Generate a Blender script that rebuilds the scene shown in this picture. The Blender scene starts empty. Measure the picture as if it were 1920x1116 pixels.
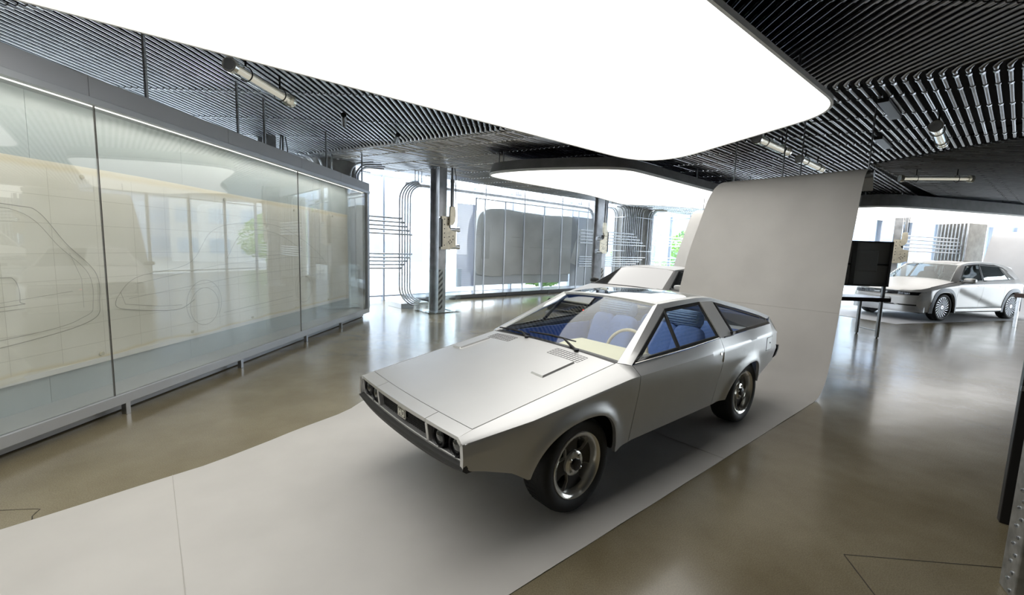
import bpy, bmesh, math, random
from mathutils import Vector, Matrix
random.seed(7)
PI = math.pi
R = math.radians
scene = bpy.context.scene
COL = scene.collection

# ------------------------------------------------------------------ camera
CAM = Vector((0.0, 0.0, 1.5848))
FPX = 812.363
PITCH, ROLL = 0.113654, 0.032921
fw = Vector((0, math.cos(PITCH), -math.sin(PITCH)))
up0 = Vector((0, math.sin(PITCH), math.cos(PITCH)))
rt0 = Vector((1, 0, 0))
rt = rt0 * math.cos(ROLL) + up0 * math.sin(ROLL)
up = -rt0 * math.sin(ROLL) + up0 * math.cos(ROLL)
cd = bpy.data.cameras.new('camera')
cd.sensor_width = 36.0
cd.lens = FPX / 1920 * 36.0
cd.clip_start = 0.05
cd.clip_end = 600
cam = bpy.data.objects.new('camera', cd)
M = Matrix((rt, up, -fw)).transposed().to_4x4()
M.translation = CAM
cam.matrix_world = M
COL.objects.link(cam)
scene.camera = cam

# ------------------------------------------------------------------ world, exposure
scene.view_settings.view_transform = 'Standard'
scene.view_settings.look = 'None'
scene.view_settings.exposure = 0.0
scene.view_settings.gamma = 1.0
w = bpy.data.worlds.new('overcast_sky')
scene.world = w
w.use_nodes = True
nt = w.node_tree
bg = nt.nodes['Background']
tc = nt.nodes.new('ShaderNodeTexCoord')
sp = nt.nodes.new('ShaderNodeSeparateXYZ')
mr = nt.nodes.new('ShaderNodeMapRange')
mr.inputs[1].default_value = -0.05
mr.inputs[2].default_value = 0.6
mx = nt.nodes.new('ShaderNodeMix')
mx.data_type = 'RGBA'
mx.inputs[6].default_value = (0.92, 0.95, 1.0, 1)
mx.inputs[7].default_value = (0.80, 0.89, 1.0, 1)
nt.links.new(tc.outputs['Generated'], sp.inputs[0])
nt.links.new(sp.outputs[2], mr.inputs[0])
nt.links.new(mr.outputs[0], mx.inputs[0])
nt.links.new(mx.outputs[2], bg.inputs[0])
bg.inputs[1].default_value = 7.0
PANEL_LIGHT = 2.3        # the luminous ceiling panels
sd = bpy.data.lights.new('sun', 'SUN')
sd.energy = 2.5
sd.angle = R(12)
sd.color = (1.0, 0.97, 0.92)
sun = bpy.data.objects.new('sun', sd)
sun.rotation_euler = (R(40), 0, R(-150))
COL.objects.link(sun)

# ------------------------------------------------------------------ mesh helpers
class MB:
    def __init__(s):
        s.v, s.f = [], []
    def add(s, vs, fs):
        o = len(s.v)
        s.v += [tuple(a) for a in vs]
        s.f += [tuple(i + o for i in f) for f in fs]
        return s
    def box(s, lo, hi, m=None):
        x0, y0, z0 = lo
        x1, y1, z1 = hi
        vs = [Vector(p) for p in ((x0,y0,z0),(x1,y0,z0),(x1,y1,z0),(x0,y1,z0),(x0,y0,z1),(x1,y0,z1),(x1,y1,z1),(x0,y1,z1))]
        if m is not None:
            vs = [m @ a for a in vs]
        return s.add(vs, [(0,3,2,1),(4,5,6,7),(0,1,5,4),(1,2,6,5),(2,3,7,6),(3,0,4,7)])
    def hexa(s, a, b):
        """two quads joined into a block"""
        return s.add(list(a) + list(b), [(3,2,1,0),(4,5,6,7),(0,1,5,4),(1,2,6,5),(2,3,7,6),(3,0,4,7)])
    def tube(s, path, r, n=8, caps=True, closed=False, sx=1.0):
        P = [Vector(p) for p in path]
        rs = r if isinstance(r, (list, tuple)) else [r] * len(P)
        vs, fs = [], []
        nrm = None
        L = len(P)
        for i, p in enumerate(P):
            if closed:
                t = (P[(i + 1) % L] - P[i - 1])
            else:
                t = (P[min(i + 1, L - 1)] - P[max(i - 1, 0)])
            if t.length < 1e-9:
                t = Vector((0, 0, 1))
            t.normalize()
            if nrm is None:
                a = Vector((0, 0, 1)) if abs(t.z) < 0.9 else Vector((1, 0, 0))
                nrm = (a - t * a.dot(t)).normalized()
            else:
                nrm = (nrm - t * nrm.dot(t))
                nrm = nrm.normalized() if nrm.length > 1e-6 else t.orthogonal().normalized()
            b = t.cross(nrm)
            for k in range(n):
                an = 2 * PI * k / n
                vs.append(p + (nrm * math.cos(an) + b * math.sin(an) * sx) * rs[i])
        for i in range(L if closed else L - 1):
            j = (i + 1) % L
            for k in range(n):
                k2 = (k + 1) % n
                fs.append((i*n+k, i*n+k2, j*n+k2, j*n+k))
        if caps and not closed:
            fs.append(tuple(range(n - 1, -1, -1)))
            fs.append(tuple((L - 1) * n + k for k in range(n)))
        return s.add(vs, fs)
    def cyl(s, a, b, r, n=16):
        return s.tube([a, b], r, n)
    def lathe(s, prof, m=None, n=32, closed=True):
        """profile of (radius, height) about local z"""
        vs, fs = [], []
        for (rr, h) in prof:
            for k in range(n):
                an = 2 * PI * k / n
                p = Vector((rr * math.cos(an), rr * math.sin(an), h))
                vs.append(m @ p if m is not None else p)
        for i in range(len(prof) - 1):
            for k in range(n):
                k2 = (k + 1) % n
                fs.append((i*n+k, i*n+k2, (i+1)*n+k2, (i+1)*n+k))
        if closed:
            fs.append(tuple(range(n - 1, -1, -1)))
            fs.append(tuple((len(prof) - 1) * n + k for k in range(n)))
        return s.add(vs, fs)
    def grid(s, rows):
        n = len(rows[0])
        vs = [p for r_ in rows for p in r_]
        fs = [(i*n+j, i*n+j+1, (i+1)*n+j+1, (i+1)*n+j) for i in range(len(rows) - 1) for j in range(n - 1)]
        return s.add(vs, fs)
    def shell(s, rows, off):
        """grid given a thickness: off(i, j) -> offset vector"""
        n, m_ = len(rows[0]), len(rows)
        s.grid(rows)
        back = [[Vector(rows[i][j]) + Vector(off(i, j)) for j in range(n)] for i in range(m_)]
        s.grid([list(reversed(r_)) for r_ in back])
        def ring(a, b):
            s.add(a + b, [(k, k + 1, len(a) + k + 1, len(a) + k) for k in range(len(a) - 1)])
        ring(list(rows[0]), back[0]); ring(list(rows[-1]), back[-1])
        ring([r_[0] for r_ in rows], [r_[0] for r_ in back]); ring([r_[-1] for r_ in rows], [r_[-1] for r_ in back])
        return s
    def prism(s, outline, lo, hi, m=None):
        n = len(outline)
        vs = [Vector((x, y, lo)) for x, y in outline] + [Vector((x, y, hi)) for x, y in outline]
        if m is not None:
            vs = [m @ a for a in vs]
        return s.add(vs, [tuple(range(n - 1, -1, -1)), tuple(range(n, 2 * n))] + [(i, (i+1) % n, n + (i+1) % n, n + i) for i in range(n)])

def obj(name, mb, mat, parent=None, smooth=35, bevel=0, weld=True, seg=2):
    me = bpy.data.meshes.new(name)
    me.from_pydata(mb.v, [], mb.f)
    bm = bmesh.new()
    bm.from_mesh(me)
    if weld:
        bmesh.ops.remove_doubles(bm, verts=bm.verts, dist=1e-5)
    bmesh.ops.recalc_face_normals(bm, faces=bm.faces)
    bm.to_mesh(me)
    bm.free()
    if smooth:
        me.polygons.foreach_set('use_smooth', [True] * len(me.polygons))
        me.set_sharp_from_angle(angle=R(smooth))
    mats = mat if isinstance(mat, (list, tuple)) else [mat]
    for m_ in mats:
        me.materials.append(m_)
    o = bpy.data.objects.new(name, me)
    COL.objects.link(o)
    if parent is not None:
        o.parent = parent
    if bevel:
        b = o.modifiers.new('bevel', 'BEVEL')
        b.width = bevel
        b.segments = seg
        b.limit_method = 'ANGLE'
        b.angle_limit = R(40)
    return o

def thing(name, label, cat, loc=(0, 0, 0), rotz=0.0, group=None, kind=None):
    o = bpy.data.objects.new(name, None)
    o.empty_display_size = 0.1
    COL.objects.link(o)
    o.location = loc
    o.rotation_euler = (0, 0, rotz)
    o['label'] = label
    o['category'] = cat
    if group:
        o['group'] = group
    if kind:
        o['kind'] = kind
    return o

def tag(o, label, cat, group=None, kind=None):
    o['label'] = label
    o['category'] = cat
    if group:
        o['group'] = group
    if kind:
        o['kind'] = kind
    return o

def struct(o, label=None):
    o['kind'] = 'structure'
    if label:
        o['label'] = label
        o['category'] = o.name.split('.')[0].split('_')[0]
    return o

def copy_tree(o, parent=None):
    c = o.copy()
    COL.objects.link(c)
    c.parent = parent
    for ch in list(o.children):
        copy_tree(ch, c)
    return c

# ------------------------------------------------------------------ materials
def srgb(r_, g, b):
    f_ = lambda c: (c / 255 / 12.92) if c / 255 <= 0.04045 else ((c / 255 + 0.055) / 1.055) ** 2.4
    return (f_(r_), f_(g), f_(b), 1)

def mat(name, col, rough=0.5, metal=0.0, var=0.0, scale=8.0, bump=0.0, rvar=0.0, coat=0.0, stretch=(1, 1, 1), spec=0.5, detail=4):
    m = bpy.data.materials.new(name)
    m.use_nodes = True
    t = m.node_tree
    b = t.nodes['Principled BSDF']
    if len(col) == 3:
        col = (*col, 1)
    b.inputs['Base Color'].default_value = col
    b.inputs['Roughness'].default_value = rough
    b.inputs['Metallic'].default_value = metal
    b.inputs['Coat Weight'].default_value = coat
    b.inputs['Coat Roughness'].default_value = 0.05
    b.inputs['Specular IOR Level'].default_value = spec
    if var or bump or rvar:
        tc = t.nodes.new('ShaderNodeTexCoord')
        mp = t.nodes.new('ShaderNodeMapping')
        mp.inputs['Scale'].default_value = stretch
        n = t.nodes.new('ShaderNodeTexNoise')
        n.inputs['Scale'].default_value = scale
        n.inputs['Detail'].default_value = detail
        t.links.new(tc.outputs['Object'], mp.inputs[0])
        t.links.new(mp.outputs[0], n.inputs['Vector'])
        if var:
            rm = t.nodes.new('ShaderNodeMapRange')
            rm.inputs[1].default_value = 0.3
            rm.inputs[2].default_value = 0.7
            rm.inputs[3].default_value = 1 - var
            rm.inputs[4].default_value = 1 + var
            mm = t.nodes.new('ShaderNodeVectorMath')
            mm.operation = 'SCALE'
            mm.inputs[0].default_value = col[:3]
            t.links.new(n.outputs['Fac'], rm.inputs[0])
            t.links.new(rm.outputs[0], mm.inputs['Scale'])
            t.links.new(mm.outputs[0], b.inputs['Base Color'])
        if rvar:
            rr = t.nodes.new('ShaderNodeMapRange')
            rr.inputs[1].default_value = 0.3
            rr.inputs[2].default_value = 0.7
            rr.inputs[3].default_value = max(0.02, rough - rvar)
            rr.inputs[4].default_value = min(1, rough + rvar)
            t.links.new(n.outputs['Fac'], rr.inputs[0])
            t.links.new(rr.outputs[0], b.inputs['Roughness'])
        if bump:
            bp = t.nodes.new('ShaderNodeBump')
            bp.inputs['Strength'].default_value = bump
            bp.inputs['Distance'].default_value = 0.01
            t.links.new(n.outputs['Fac'], bp.inputs['Height'])
            t.links.new(bp.outputs[0], b.inputs['Normal'])
    return m

def emit(name, col, strength):
    m = bpy.data.materials.new(name)
    m.use_nodes = True
    t = m.node_tree
    t.nodes.clear()
    e = t.nodes.new('ShaderNodeEmission')
    e.inputs[0].default_value = (*col, 1)
    e.inputs[1].default_value = strength
    o = t.nodes.new('ShaderNodeOutputMaterial')
    t.links.new(e.outputs[0], o.inputs[0])
    return m

def pane_mat(name, tint=(1, 1, 1), refl=1.0, milky=0.0, milkcol=(0.8, 0.85, 0.85), rough=0.0):
    """a thin clear pane: fresnel reflection over tinted transparency"""
    m = bpy.data.materials.new(name)
    m.use_nodes = True
    t = m.node_tree
    t.nodes.clear()
    o = t.nodes.new('ShaderNodeOutputMaterial')
    tr = t.nodes.new('ShaderNodeBsdfTransparent')
    tr.inputs[0].default_value = (*tint, 1)
    gl = t.nodes.new('ShaderNodeBsdfGlossy')
    gl.inputs['Roughness'].default_value = rough
    gl.inputs['Color'].default_value = (0.95, 0.97, 0.97, 1)
    fr = t.nodes.new('ShaderNodeFresnel')
    gm = t.nodes.new('ShaderNodeNewGeometry')
    io = t.nodes.new('ShaderNodeMapRange')
    io.inputs[3].default_value = 1.5
    io.inputs[4].default_value = 1 / 1.5
    t.links.new(gm.outputs['Backfacing'], io.inputs[0])
    t.links.new(io.outputs[0], fr.inputs[0])
    ml = t.nodes.new('ShaderNodeMath')
    ml.operation = 'MULTIPLY'
    ml.use_clamp = True
    ml.inputs[1].default_value = refl
    mx = t.nodes.new('ShaderNodeMixShader')
    t.links.new(fr.outputs[0], ml.inputs[0])
    t.links.new(ml.outputs[0], mx.inputs[0])
    base = tr
    if milky:
        df = t.nodes.new('ShaderNodeBsdfDiffuse')
        df.inputs[0].default_value = (*milkcol, 1)
        m2 = t.nodes.new('ShaderNodeMixShader')
        m2.inputs[0].default_value = milky
        t.links.new(tr.outputs[0], m2.inputs[1])
        t.links.new(df.outputs[0], m2.inputs[2])
        base = m2
    t.links.new(base.outputs[0], mx.inputs[1])
    t.links.new(gl.outputs[0], mx.inputs[2])
    t.links.new(mx.outputs[0], o.inputs[0])
    return m

MT = {}
MT['steel'] = mat('brushed steel', (0.55, 0.57, 0.60), 0.28, 1.0, 0.12, 12)
MT['galv'] = mat('galvanised conduit', (0.62, 0.64, 0.68), 0.30, 1.0, 0.15, 6)
MT['dimgalv'] = mat('conduit in shade', (0.36, 0.36, 0.37), 0.32, 1.0, 0.15, 6)  # same galvanised pipe at the right, weaker window light put into its colour
MT['darkgalv'] = mat('dark and shaded conduit', (0.26, 0.27, 0.29), 0.4, 0.9, 0.15, 6)  # dark hangers; on the side ceiling rows the weaker light is in the colour
MT['dark'] = mat('dark ceiling void', (0.018, 0.018, 0.02), 0.9)
MT['black'] = mat('satin black', (0.012, 0.012, 0.013), 0.4)
MT['rubber'] = mat('tyre rubber', (0.014, 0.014, 0.014), 0.62, 0, 0.15, 30)
MT['chrome'] = mat('chrome', (0.92, 0.90, 0.84), 0.16, 0.72)
MT['paint'] = mat('matte silver paint', (0.68, 0.68, 0.67), 0.43, 0.78, 0.02, 3)
MT['column'] = mat('column steel', (0.46, 0.47, 0.49), 0.42, 0.8, 0.25, 5, rvar=0.1)
MT['plate'] = mat('zinc bracket plate', (0.62, 0.57, 0.46), 0.4, 0.7, 0.15, 10)
MT['concrete'] = mat('cast concrete', (0.30, 0.295, 0.28), 0.8, 0, 0.2, 4, 0.15)
MT['alu'] = mat('anodised aluminium', (0.50, 0.52, 0.55), 0.38, 0.7, 0.05, 4)
MT['glass'] = pane_mat('window glass', (0.97, 0.99, 0.99))
MT['acrylic'] = pane_mat('clear acrylic', (0.96, 0.98, 0.98), 1.0)
# ------------------------------------------------------------------ frames of reference
ANG = R(42)
E1 = Vector((math.cos(ANG), math.sin(ANG), 0))       # along the window front
N1 = Vector((-E1.y, E1.x, 0))                        # outwards through it
WC = Vector((-2.27, 12.2, 0))
def WF(s, t, z=0.0):
    return WC + E1 * s + N1 * t + Vector((0, 0, z))
TH = -2.441346
CF = Vector((math.cos(TH), math.sin(TH), 0))
CL = Vector((-CF.y, CF.x, 0))
CO = Vector((-0.00465, 2.99775, 0))
def CW(x, y, z=0.0):
    """coupe frame (x rearwards from the front axle, y to its left) -> world"""
    return CO - CF * x + CL * y + Vector((0, 0, z))

CEIL = 3.40
def wrap_mat(name, col, emit_=0):
    return mat(name, col, 0.6)

# ------------------------------------------------------------------ floor
fm = bpy.data.materials.new('polished concrete')
fm.use_nodes = True
t = fm.node_tree
b = t.nodes['Principled BSDF']
tc = t.nodes.new('ShaderNodeTexCoord')
n1 = t.nodes.new('ShaderNodeTexNoise'); n1.inputs['Scale'].default_value = 0.9; n1.inputs['Detail'].default_value = 6; n1.inputs['Roughness'].default_value = 0.6
n2 = t.nodes.new('ShaderNodeTexNoise'); n2.inputs['Scale'].default_value = 160; n2.inputs['Detail'].default_value = 2
n3 = t.nodes.new('ShaderNodeTexVoronoi'); n3.inputs['Scale'].default_value = 90
cr = t.nodes.new('ShaderNodeValToRGB')
cr.color_ramp.elements[0].position = 0.3; cr.color_ramp.elements[0].color = srgb(112, 102, 79)
cr.color_ramp.elements[1].position = 0.72; cr.color_ramp.elements[1].color = srgb(143, 134, 110)
m1 = t.nodes.new('ShaderNodeMix'); m1.data_type = 'RGBA'; m1.blend_type = 'OVERLAY'; m1.inputs[0].default_value = 0.5
sp_ = t.nodes.new('ShaderNodeMapRange'); sp_.inputs[1].default_value = 0.03; sp_.inputs[2].default_value = 0.09; sp_.inputs[3].default_value = 0.35; sp_.inputs[4].default_value = 0.0
m2 = t.nodes.new('ShaderNodeMix'); m2.data_type = 'RGBA'; m2.inputs[7].default_value = srgb(178, 170, 142)
rr = t.nodes.new('ShaderNodeMapRange'); rr.inputs[1].default_value = 0.3; rr.inputs[2].default_value = 0.7; rr.inputs[3].default_value = 0.16; rr.inputs[4].default_value = 0.26
for a_ in (n1, n2, n3):
    t.links.new(tc.outputs['Object'], a_.inputs['Vector'])
t.links.new(n1.outputs['Fac'], cr.inputs[0])
t.links.new(cr.outputs[0], m1.inputs[6])
t.links.new(n2.outputs['Fac'], m1.inputs[7])
t.links.new(n3.outputs['Distance'], sp_.inputs[0])
t.links.new(sp_.outputs[0], m2.inputs[0])
t.links.new(m1.outputs[2], m2.inputs[6])
t.links.new(m2.outputs[2], b.inputs['Base Color'])
t.links.new(n1.outputs['Fac'], rr.inputs[0])
t.links.new(rr.outputs[0], b.inputs['Roughness'])
b.inputs['Specular IOR Level'].default_value = 0.65
b.inputs['Coat Weight'].default_value = 0.16
b.inputs['Coat Roughness'].default_value = 0.09
bp = t.nodes.new('ShaderNodeBump'); bp.inputs['Strength'].default_value = 0.10; bp.inputs['Distance'].default_value = 0.02
n4 = t.nodes.new('ShaderNodeTexNoise'); n4.inputs['Scale'].default_value = 2.2; n4.inputs['Detail'].default_value = 3
t.links.new(tc.outputs['Object'], n4.inputs['Vector'])
t.links.new(n4.outputs['Fac'], bp.inputs['Height'])
t.links.new(bp.outputs[0], b.inputs['Normal'])
MT['floor'] = fm
MT['joint'] = mat('floor joint filler', srgb(48, 42, 32), 0.6)

mb = MB()
out = [(-9, -6), (20, -6), (22, 18.6), (10.2, 15.2), WF(15, 1.0)[:2], WF(-9, 1.0)[:2]]
mb.prism(out, -0.2, 0.0)
floor = struct(obj('floor', mb, MT['floor'], smooth=0))
def strip(name, pts, w_, z=0.0006, parent=floor, m_=None):
    mb = MB()
    P = [Vector((*p[:2], 0)) for p in pts]
    for i in range(len(P) - 1):
        d = (P[i+1] - P[i]).normalized()
        q = Vector((-d.y, d.x, 0)) * w_ / 2
        a_, b_ = P[i], P[i+1]
        mb.add([(*(a_-q)[:2], z), (*(b_-q)[:2], z), (*(b_+q)[:2], z), (*(a_+q)[:2], z)], [(0, 1, 2, 3)])
    return obj(name, mb, m_ or MT['joint'], parent, smooth=0)
strip('floor_joint', [(1.836, 2.173), (2.66, 2.108), (6.5, 1.8)], 0.006)
strip('floor_joint', [(1.836, 2.173), (1.773, 1.896), (1.45, 0.5)], 0.006)
strip('floor_crack', [(-2.95, 2.3), (-2.75, 2.33), (-2.68, 2.335), (-2.655, 2.27), (-2.61, 2.23), (-2.53, 2.24), (-2.45, 2.27)], 0.005)

# ------------------------------------------------------------------ ceiling: a dark void hung with rows of conduit
def fold_y(x):
    return 6.78 - 0.585 * x
mb = MB(); mb.prism([(-9, -6), (20, -6), (22, 18.6), (10.2, 15.2), WF(15, 0.0)[:2], WF(-9, 0.0)[:2]], CEIL + 0.12, CEIL + 0.3)
ceil = struct(obj('ceiling', mb, MT['dark'], smooth=0))
PITCH_C = 0.08
def conduit_path(a, b, rings, r=0.017, elbow=None):
    """straight run with couplings at the given distances from a"""
    a, b = Vector(a), Vector(b)
    L = (b - a).length
    d = (b - a) / L
    pts, rad = [a], [r]
    for q in sorted(rings):
        if 0.06 < q < L - 0.06:
            for o_, k in ((-0.028, 1), (-0.0275, 1.45), (0.0275, 1.45), (0.028, 1)):
                pts.append(a + d * (q + o_)); rad.append(r * k)
    pts.append(b); rad.append(r)
    return pts, rad
ceil_l = struct(obj('ceiling_left', MB().box((-6.6, -5, CEIL + 0.10), (-0.02, 3.0, CEIL + 0.118)), MT['dark'], smooth=0))
ceil_r = struct(obj('ceiling_right', MB().box((0.02, -5, CEIL + 0.10), (7.1, 2.6, CEIL + 0.118)), MT['dark'], smooth=0))
ceil_f = struct(obj('ceiling_far', MB().prism([(-3.0, 8.6), (6.6, 3.0), (6.6, 8.4), (10, 12), (5, 16), WF(0.3, -0.3)[:2]], CEIL + 0.10, CEIL + 0.118), MT['dark'], smooth=0))
ceil_s = struct(obj('ceiling_side', MB().prism([(7.2, 0.5), (19, 0.5), (19, 14.5), (12, 12.6), (6.75, 8.5)], CEIL + 0.10, CEIL + 0.118), MT['dark'], smooth=0))
d41 = Vector((math.cos(R(40.6)), math.sin(R(40.6)), 0))
def r2_x(y):
    return 6.65 + (8.45 - y) * 0.227
k = 0
far_n = 0
far_rest = MB()
x = -6.42
while x < 7.0:
    fy = fold_y(x)
    start_y = -4.0 if x < 1.2 else 0.2
    a = Vector((x - 0.02, start_y, CEIL + 0.03)); bnd = Vector((x, fy - 0.05, CEIL + 0.03))
    tgt = (bnd - WC).dot(N1)
    if tgt > -0.25:                                   # stops at the ceiling's outer edge
        u = ((WC + N1 * -0.25) - a).dot(N1) / N1.y
        bnd = Vector((x, a.y + u, CEIL + 0.03))
    pts, rad = conduit_path(a, bnd, [q - start_y for q in (-1.6, 0.4, 1.9, 3.78 if x < 0 else 3.3, 5.66, 6.83, 7.9)])
    if tgt <= -0.25:                                  # elbow under the fold
        q = Vector((x, fy, CEIL + 0.005))
        pts += [q, q + d41 * 0.05]
        rad += [0.024, 0.024]
    mb = MB(); mb.tube(pts, rad, 8)
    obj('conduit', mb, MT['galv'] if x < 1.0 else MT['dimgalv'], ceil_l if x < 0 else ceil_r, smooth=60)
    if tgt <= -0.3:
        a2 = Vector((x, fy, CEIL + 0.0)) + d41 * 0.04
        # run to the side fold or to the far end
        den = d41.x + 0.227 * d41.y
        u = (r2_x(a2.y) - a2.x) / den
        end = a2 + d41 * u
        if end.y > 8.45:
            u = (16.5 - (a2 - WC).dot(E1))
            if a2.x < -0.5:
                u = min(u, 17.0)
        if u > 0.15:
            pts, rad = conduit_path(a2, a2 + d41 * u, [0.10, 0.55] + [0.55 + 0.85 * j for j in range(1, 20)], 0.017 if a2.x > 1.5 else 0.020)
            if far_n < 100:
                mb = MB(); mb.tube(pts, rad, 6)
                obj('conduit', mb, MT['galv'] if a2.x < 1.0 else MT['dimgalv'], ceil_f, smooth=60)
            else:
                far_rest.tube(pts, rad, 6)
            far_n += 1
    x += PITCH_C
if far_rest.v:
    o = obj('conduit', far_rest, MT['dimgalv'], ceil_f, smooth=60); o['kind'] = 'stuff'
k = 0
y = 1.6
rest = MB()
while y < 13.9:
    if y < 8.45:
        x0 = r2_x(y) + 0.05
    else:
        x0 = 6.65 + (y - 8.45) * 1.30 + 0.05
    x1 = 19.0
    if y > 13.0:
        x1 = 17
    if x1 - x0 > 0.5:
        pts, rad = conduit_path((x0, y, CEIL - 0.01), (x1, y - 0.02 * (x1 - x0), CEIL - 0.01), [0.08] + [1.4 * j + 0.5 + 0.3 * (k % 2) for j in range(9)], 0.017)
        if k < 100:
            mb = MB(); mb.tube(pts, rad, 6)
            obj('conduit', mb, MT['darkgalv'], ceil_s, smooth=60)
        else:
            rest.tube(pts, rad, 6)
        k += 1
    y += 0.095
if rest.v:
    o = obj('conduit', rest, MT['darkgalv'], ceil_s, smooth=60); o['kind'] = 'stuff'

# ------------------------------------------------------------------ luminous ceiling panels
MT['panel'] = emit('luminous stretch ceiling', (1.0, 0.985, 0.95), PANEL_LIGHT)
MT['rim'] = mat('panel rim', (0.82, 0.82, 0.80), 0.5)
MT['skirt'] = mat('dark panel skirt', (0.18, 0.18, 0.18), 0.55, 0.2, 0.15, 6)
def round_outline(P, radii, n=10):
    out_ = []
    L = len(P)
    for i in range(L):
        p0, p1, p2 = Vector(P[i-1]), Vector(P[i]), Vector(P[(i+1) % L])
        a_, c_ = (p0 - p1).normalized(), (p2 - p1).normalized()
        r_ = radii[i] if isinstance(radii, (list, tuple)) else radii
        half = a_.angle(c_) / 2
        dist = r_ / math.tan(half)
        s_, e_ = p1 + a_ * dist, p1 + c_ * dist
        for q in range(n + 1):
            u = q / n
            out_.append(tuple((1-u)**2 * s_ + 2*u*(1-u) * p1 + u*u * e_))
    return out_
def light_panel(outline, label, z=2.98, skirt=0.22, lean=0.05):
    cx = sum(p[0] for p in outline) / len(outline); cy = sum(p[1] for p in outline) / len(outline)
    th = thing('light_panel', label, 'ceiling light', (cx, cy, z))
    O = [(p[0] - cx, p[1] - cy) for p in outline]
    def inset(d):
        n_ = len(O); res = []
        for i in range(n_):
            t_ = (Vector(O[(i+1) % n_]) - Vector(O[i-1]))
            t_.normalize()
            res.append((O[i][0] - t_[1] * d, O[i][1] + t_[0] * d))
        return res
    area = sum(O[i-1][0] * O[i][1] - O[i][0] * O[i-1][1] for i in range(len(O)))
    sg = 1 if area > 0 else -1
    I = inset(0.022 * sg)
    mb = MB(); mb.prism(I, 0.0, 0.01); obj('diffuser', mb, MT['panel'], th, smooth=0)
    mb = MB()
    n_ = len(O)
    vs = [(*p, -0.012) for p in I] + [(*p, -0.012) for p in O] + [(*p, 0.03) for p in O] + [(*p, 0.03) for p in I]
    mb.add(vs, [(j * n_ + i, j * n_ + (i+1) % n_, ((j+1) % 4) * n_ + (i+1) % n_, ((j+1) % 4) * n_ + i) for j in range(4) for i in range(n_)])
    obj('rim', mb, MT['rim'], th)
    mb = MB()
    O2 = inset(lean * sg)
    vs = [(*p, 0.03) for p in O] + [(*p, 0.03 + skirt) for p in O2]
    mb.add(vs, [(i, (i+1) % n_, n_ + (i+1) % n_, n_ + i) for i in range(n_)] + [tuple(range(n_, 2 * n_))])
    obj('skirt', mb, MT['skirt'], th)
    for q in range(0, n_, max(1, n_ // 6)):
        mb = MB(); mb.cyl((O2[q][0] * 0.97, O2[q][1] * 0.97, 0.03 + skirt), (O2[q][0] * 0.97, O2[q][1] * 0.97, CEIL + 0.09 - z), 0.012, 8)
        obj('hanger', mb, MT['darkgalv'], th)
    return th
def cw2(P):
    return [tuple(CW(px_, py_)[:2]) for px_, py_ in P]
o1 = round_outline([(-6.5, 1.0), (3.12, 1.03), (4.42, -1.80), (-6.5, -1.80)], [0.6, 0.75, 0.75, 0.6])
light_panel(cw2(o1), 'huge white luminous panel directly over the silver coupe', 2.98, 0.2, 0.22)
o2 = [(3.148, -4.445), (3.19, -4.1), (3.39, -3.545), (3.908, -2.76), (4.2, -2.42), (4.45, -2.28), (4.723, -2.249), (7.42, -2.38), (10.9, -2.5), (11.2, -3.0), (11.3, -4.2), (10.69, -4.6), (9.744, -4.873), (9.2, -5.45), (8.94, -5.608), (8.5, -5.55), (6.446, -4.95), (4.61, -4.87), (3.6, -4.80), (3.25, -4.68)]
def smooth_outline(P, it=2):
    for _ in range(it):
        Q = []
        for i in range(len(P)):
            a_, b_ = P[i], P[(i+1) % len(P)]
            Q += [(a_[0]*.75 + b_[0]*.25, a_[1]*.75 + b_[1]*.25), (a_[0]*.25 + b_[0]*.75, a_[1]*.25 + b_[1]*.75)]
        P = Q
    return P
light_panel(cw2(smooth_outline(o2, 2)), 'white luminous panel hanging beyond the coupe, near the window front', 2.98, 0.17)
o3 = [(9.0, 11.3), (11.8, 11.95), (15.2, 12.9), (19.5, 14.2), (19.5, 17.0), (15.5, 16.4), (11.5, 15.0), (9.5, 14.2)]
light_panel(smooth_outline(o3, 2), 'white luminous panel over the hatchback at the far right', 2.98, 0.30)

# ------------------------------------------------------------------ outer walls and window fronts
MT['wall'] = mat('grey wall', (0.12, 0.12, 0.12), 0.7, 0, 0.1, 3)
MT['mullion'] = mat('pale mullion', (0.42, 0.47, 0.58), 0.45, 0.3)
struct(obj('wall_back', MB().box((-9, -6.2, 0), (20, -6, 3.6)), MT['wall'], smooth=0))
struct(obj('wall_left', MB().box((-9.2, -6, 0), (-9, 7.0, 3.6)), MT['wall'], smooth=0))
def window(name, A, B, z0, z1, step, transoms=(0.3, 3.1), m_=0.05, parent_kind=True):
    A, B = Vector(A), Vector(B)
    d = (B - A); L = d.length; d.normalize()
    q = Vector((-d.y, d.x, 0))
    X = Matrix(((d.x, q.x, 0, A.x), (d.y, q.y, 0, A.y), (0, 0, 1, 0), (0, 0, 0, 1)))
    th = bpy.data.objects.new(name, None); COL.objects.link(th); th['kind'] = 'structure'
    th.matrix_world = X
    n_ = max(1, round(L / step)); st = L / n_
    for i in range(n_ + 1):
        mb = MB(); mb.box((i * st - m_ / 2, -0.09, z0), (i * st + m_ / 2, 0.06, z1)); obj('mullion', mb, MT['mullion'], th, smooth=0)
        if i < n_:
            mb = MB(); mb.box((i * st + m_ / 2, -0.012, z0), ((i + 1) * st - m_ / 2, 0.012, z1)); obj('pane', mb, MT['glass'], th, smooth=0)
    for z in transoms:
        mb = MB(); mb.box((0, -0.05, z - 0.02), (L, 0.03, z + 0.02)); obj('transom', mb, MT['mullion'], th, smooth=0)
    return th
window('window_1', WF(-9, 0.95), WF(14.9, 0.95), 0.0, 4.6, 1.55, (0.12, 3.45))
window('window_2', (10.2, 15.0, 0), (21.9, 18.4, 0), 0.0, 4.2, 1.6, (0.12, 3.3))
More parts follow.
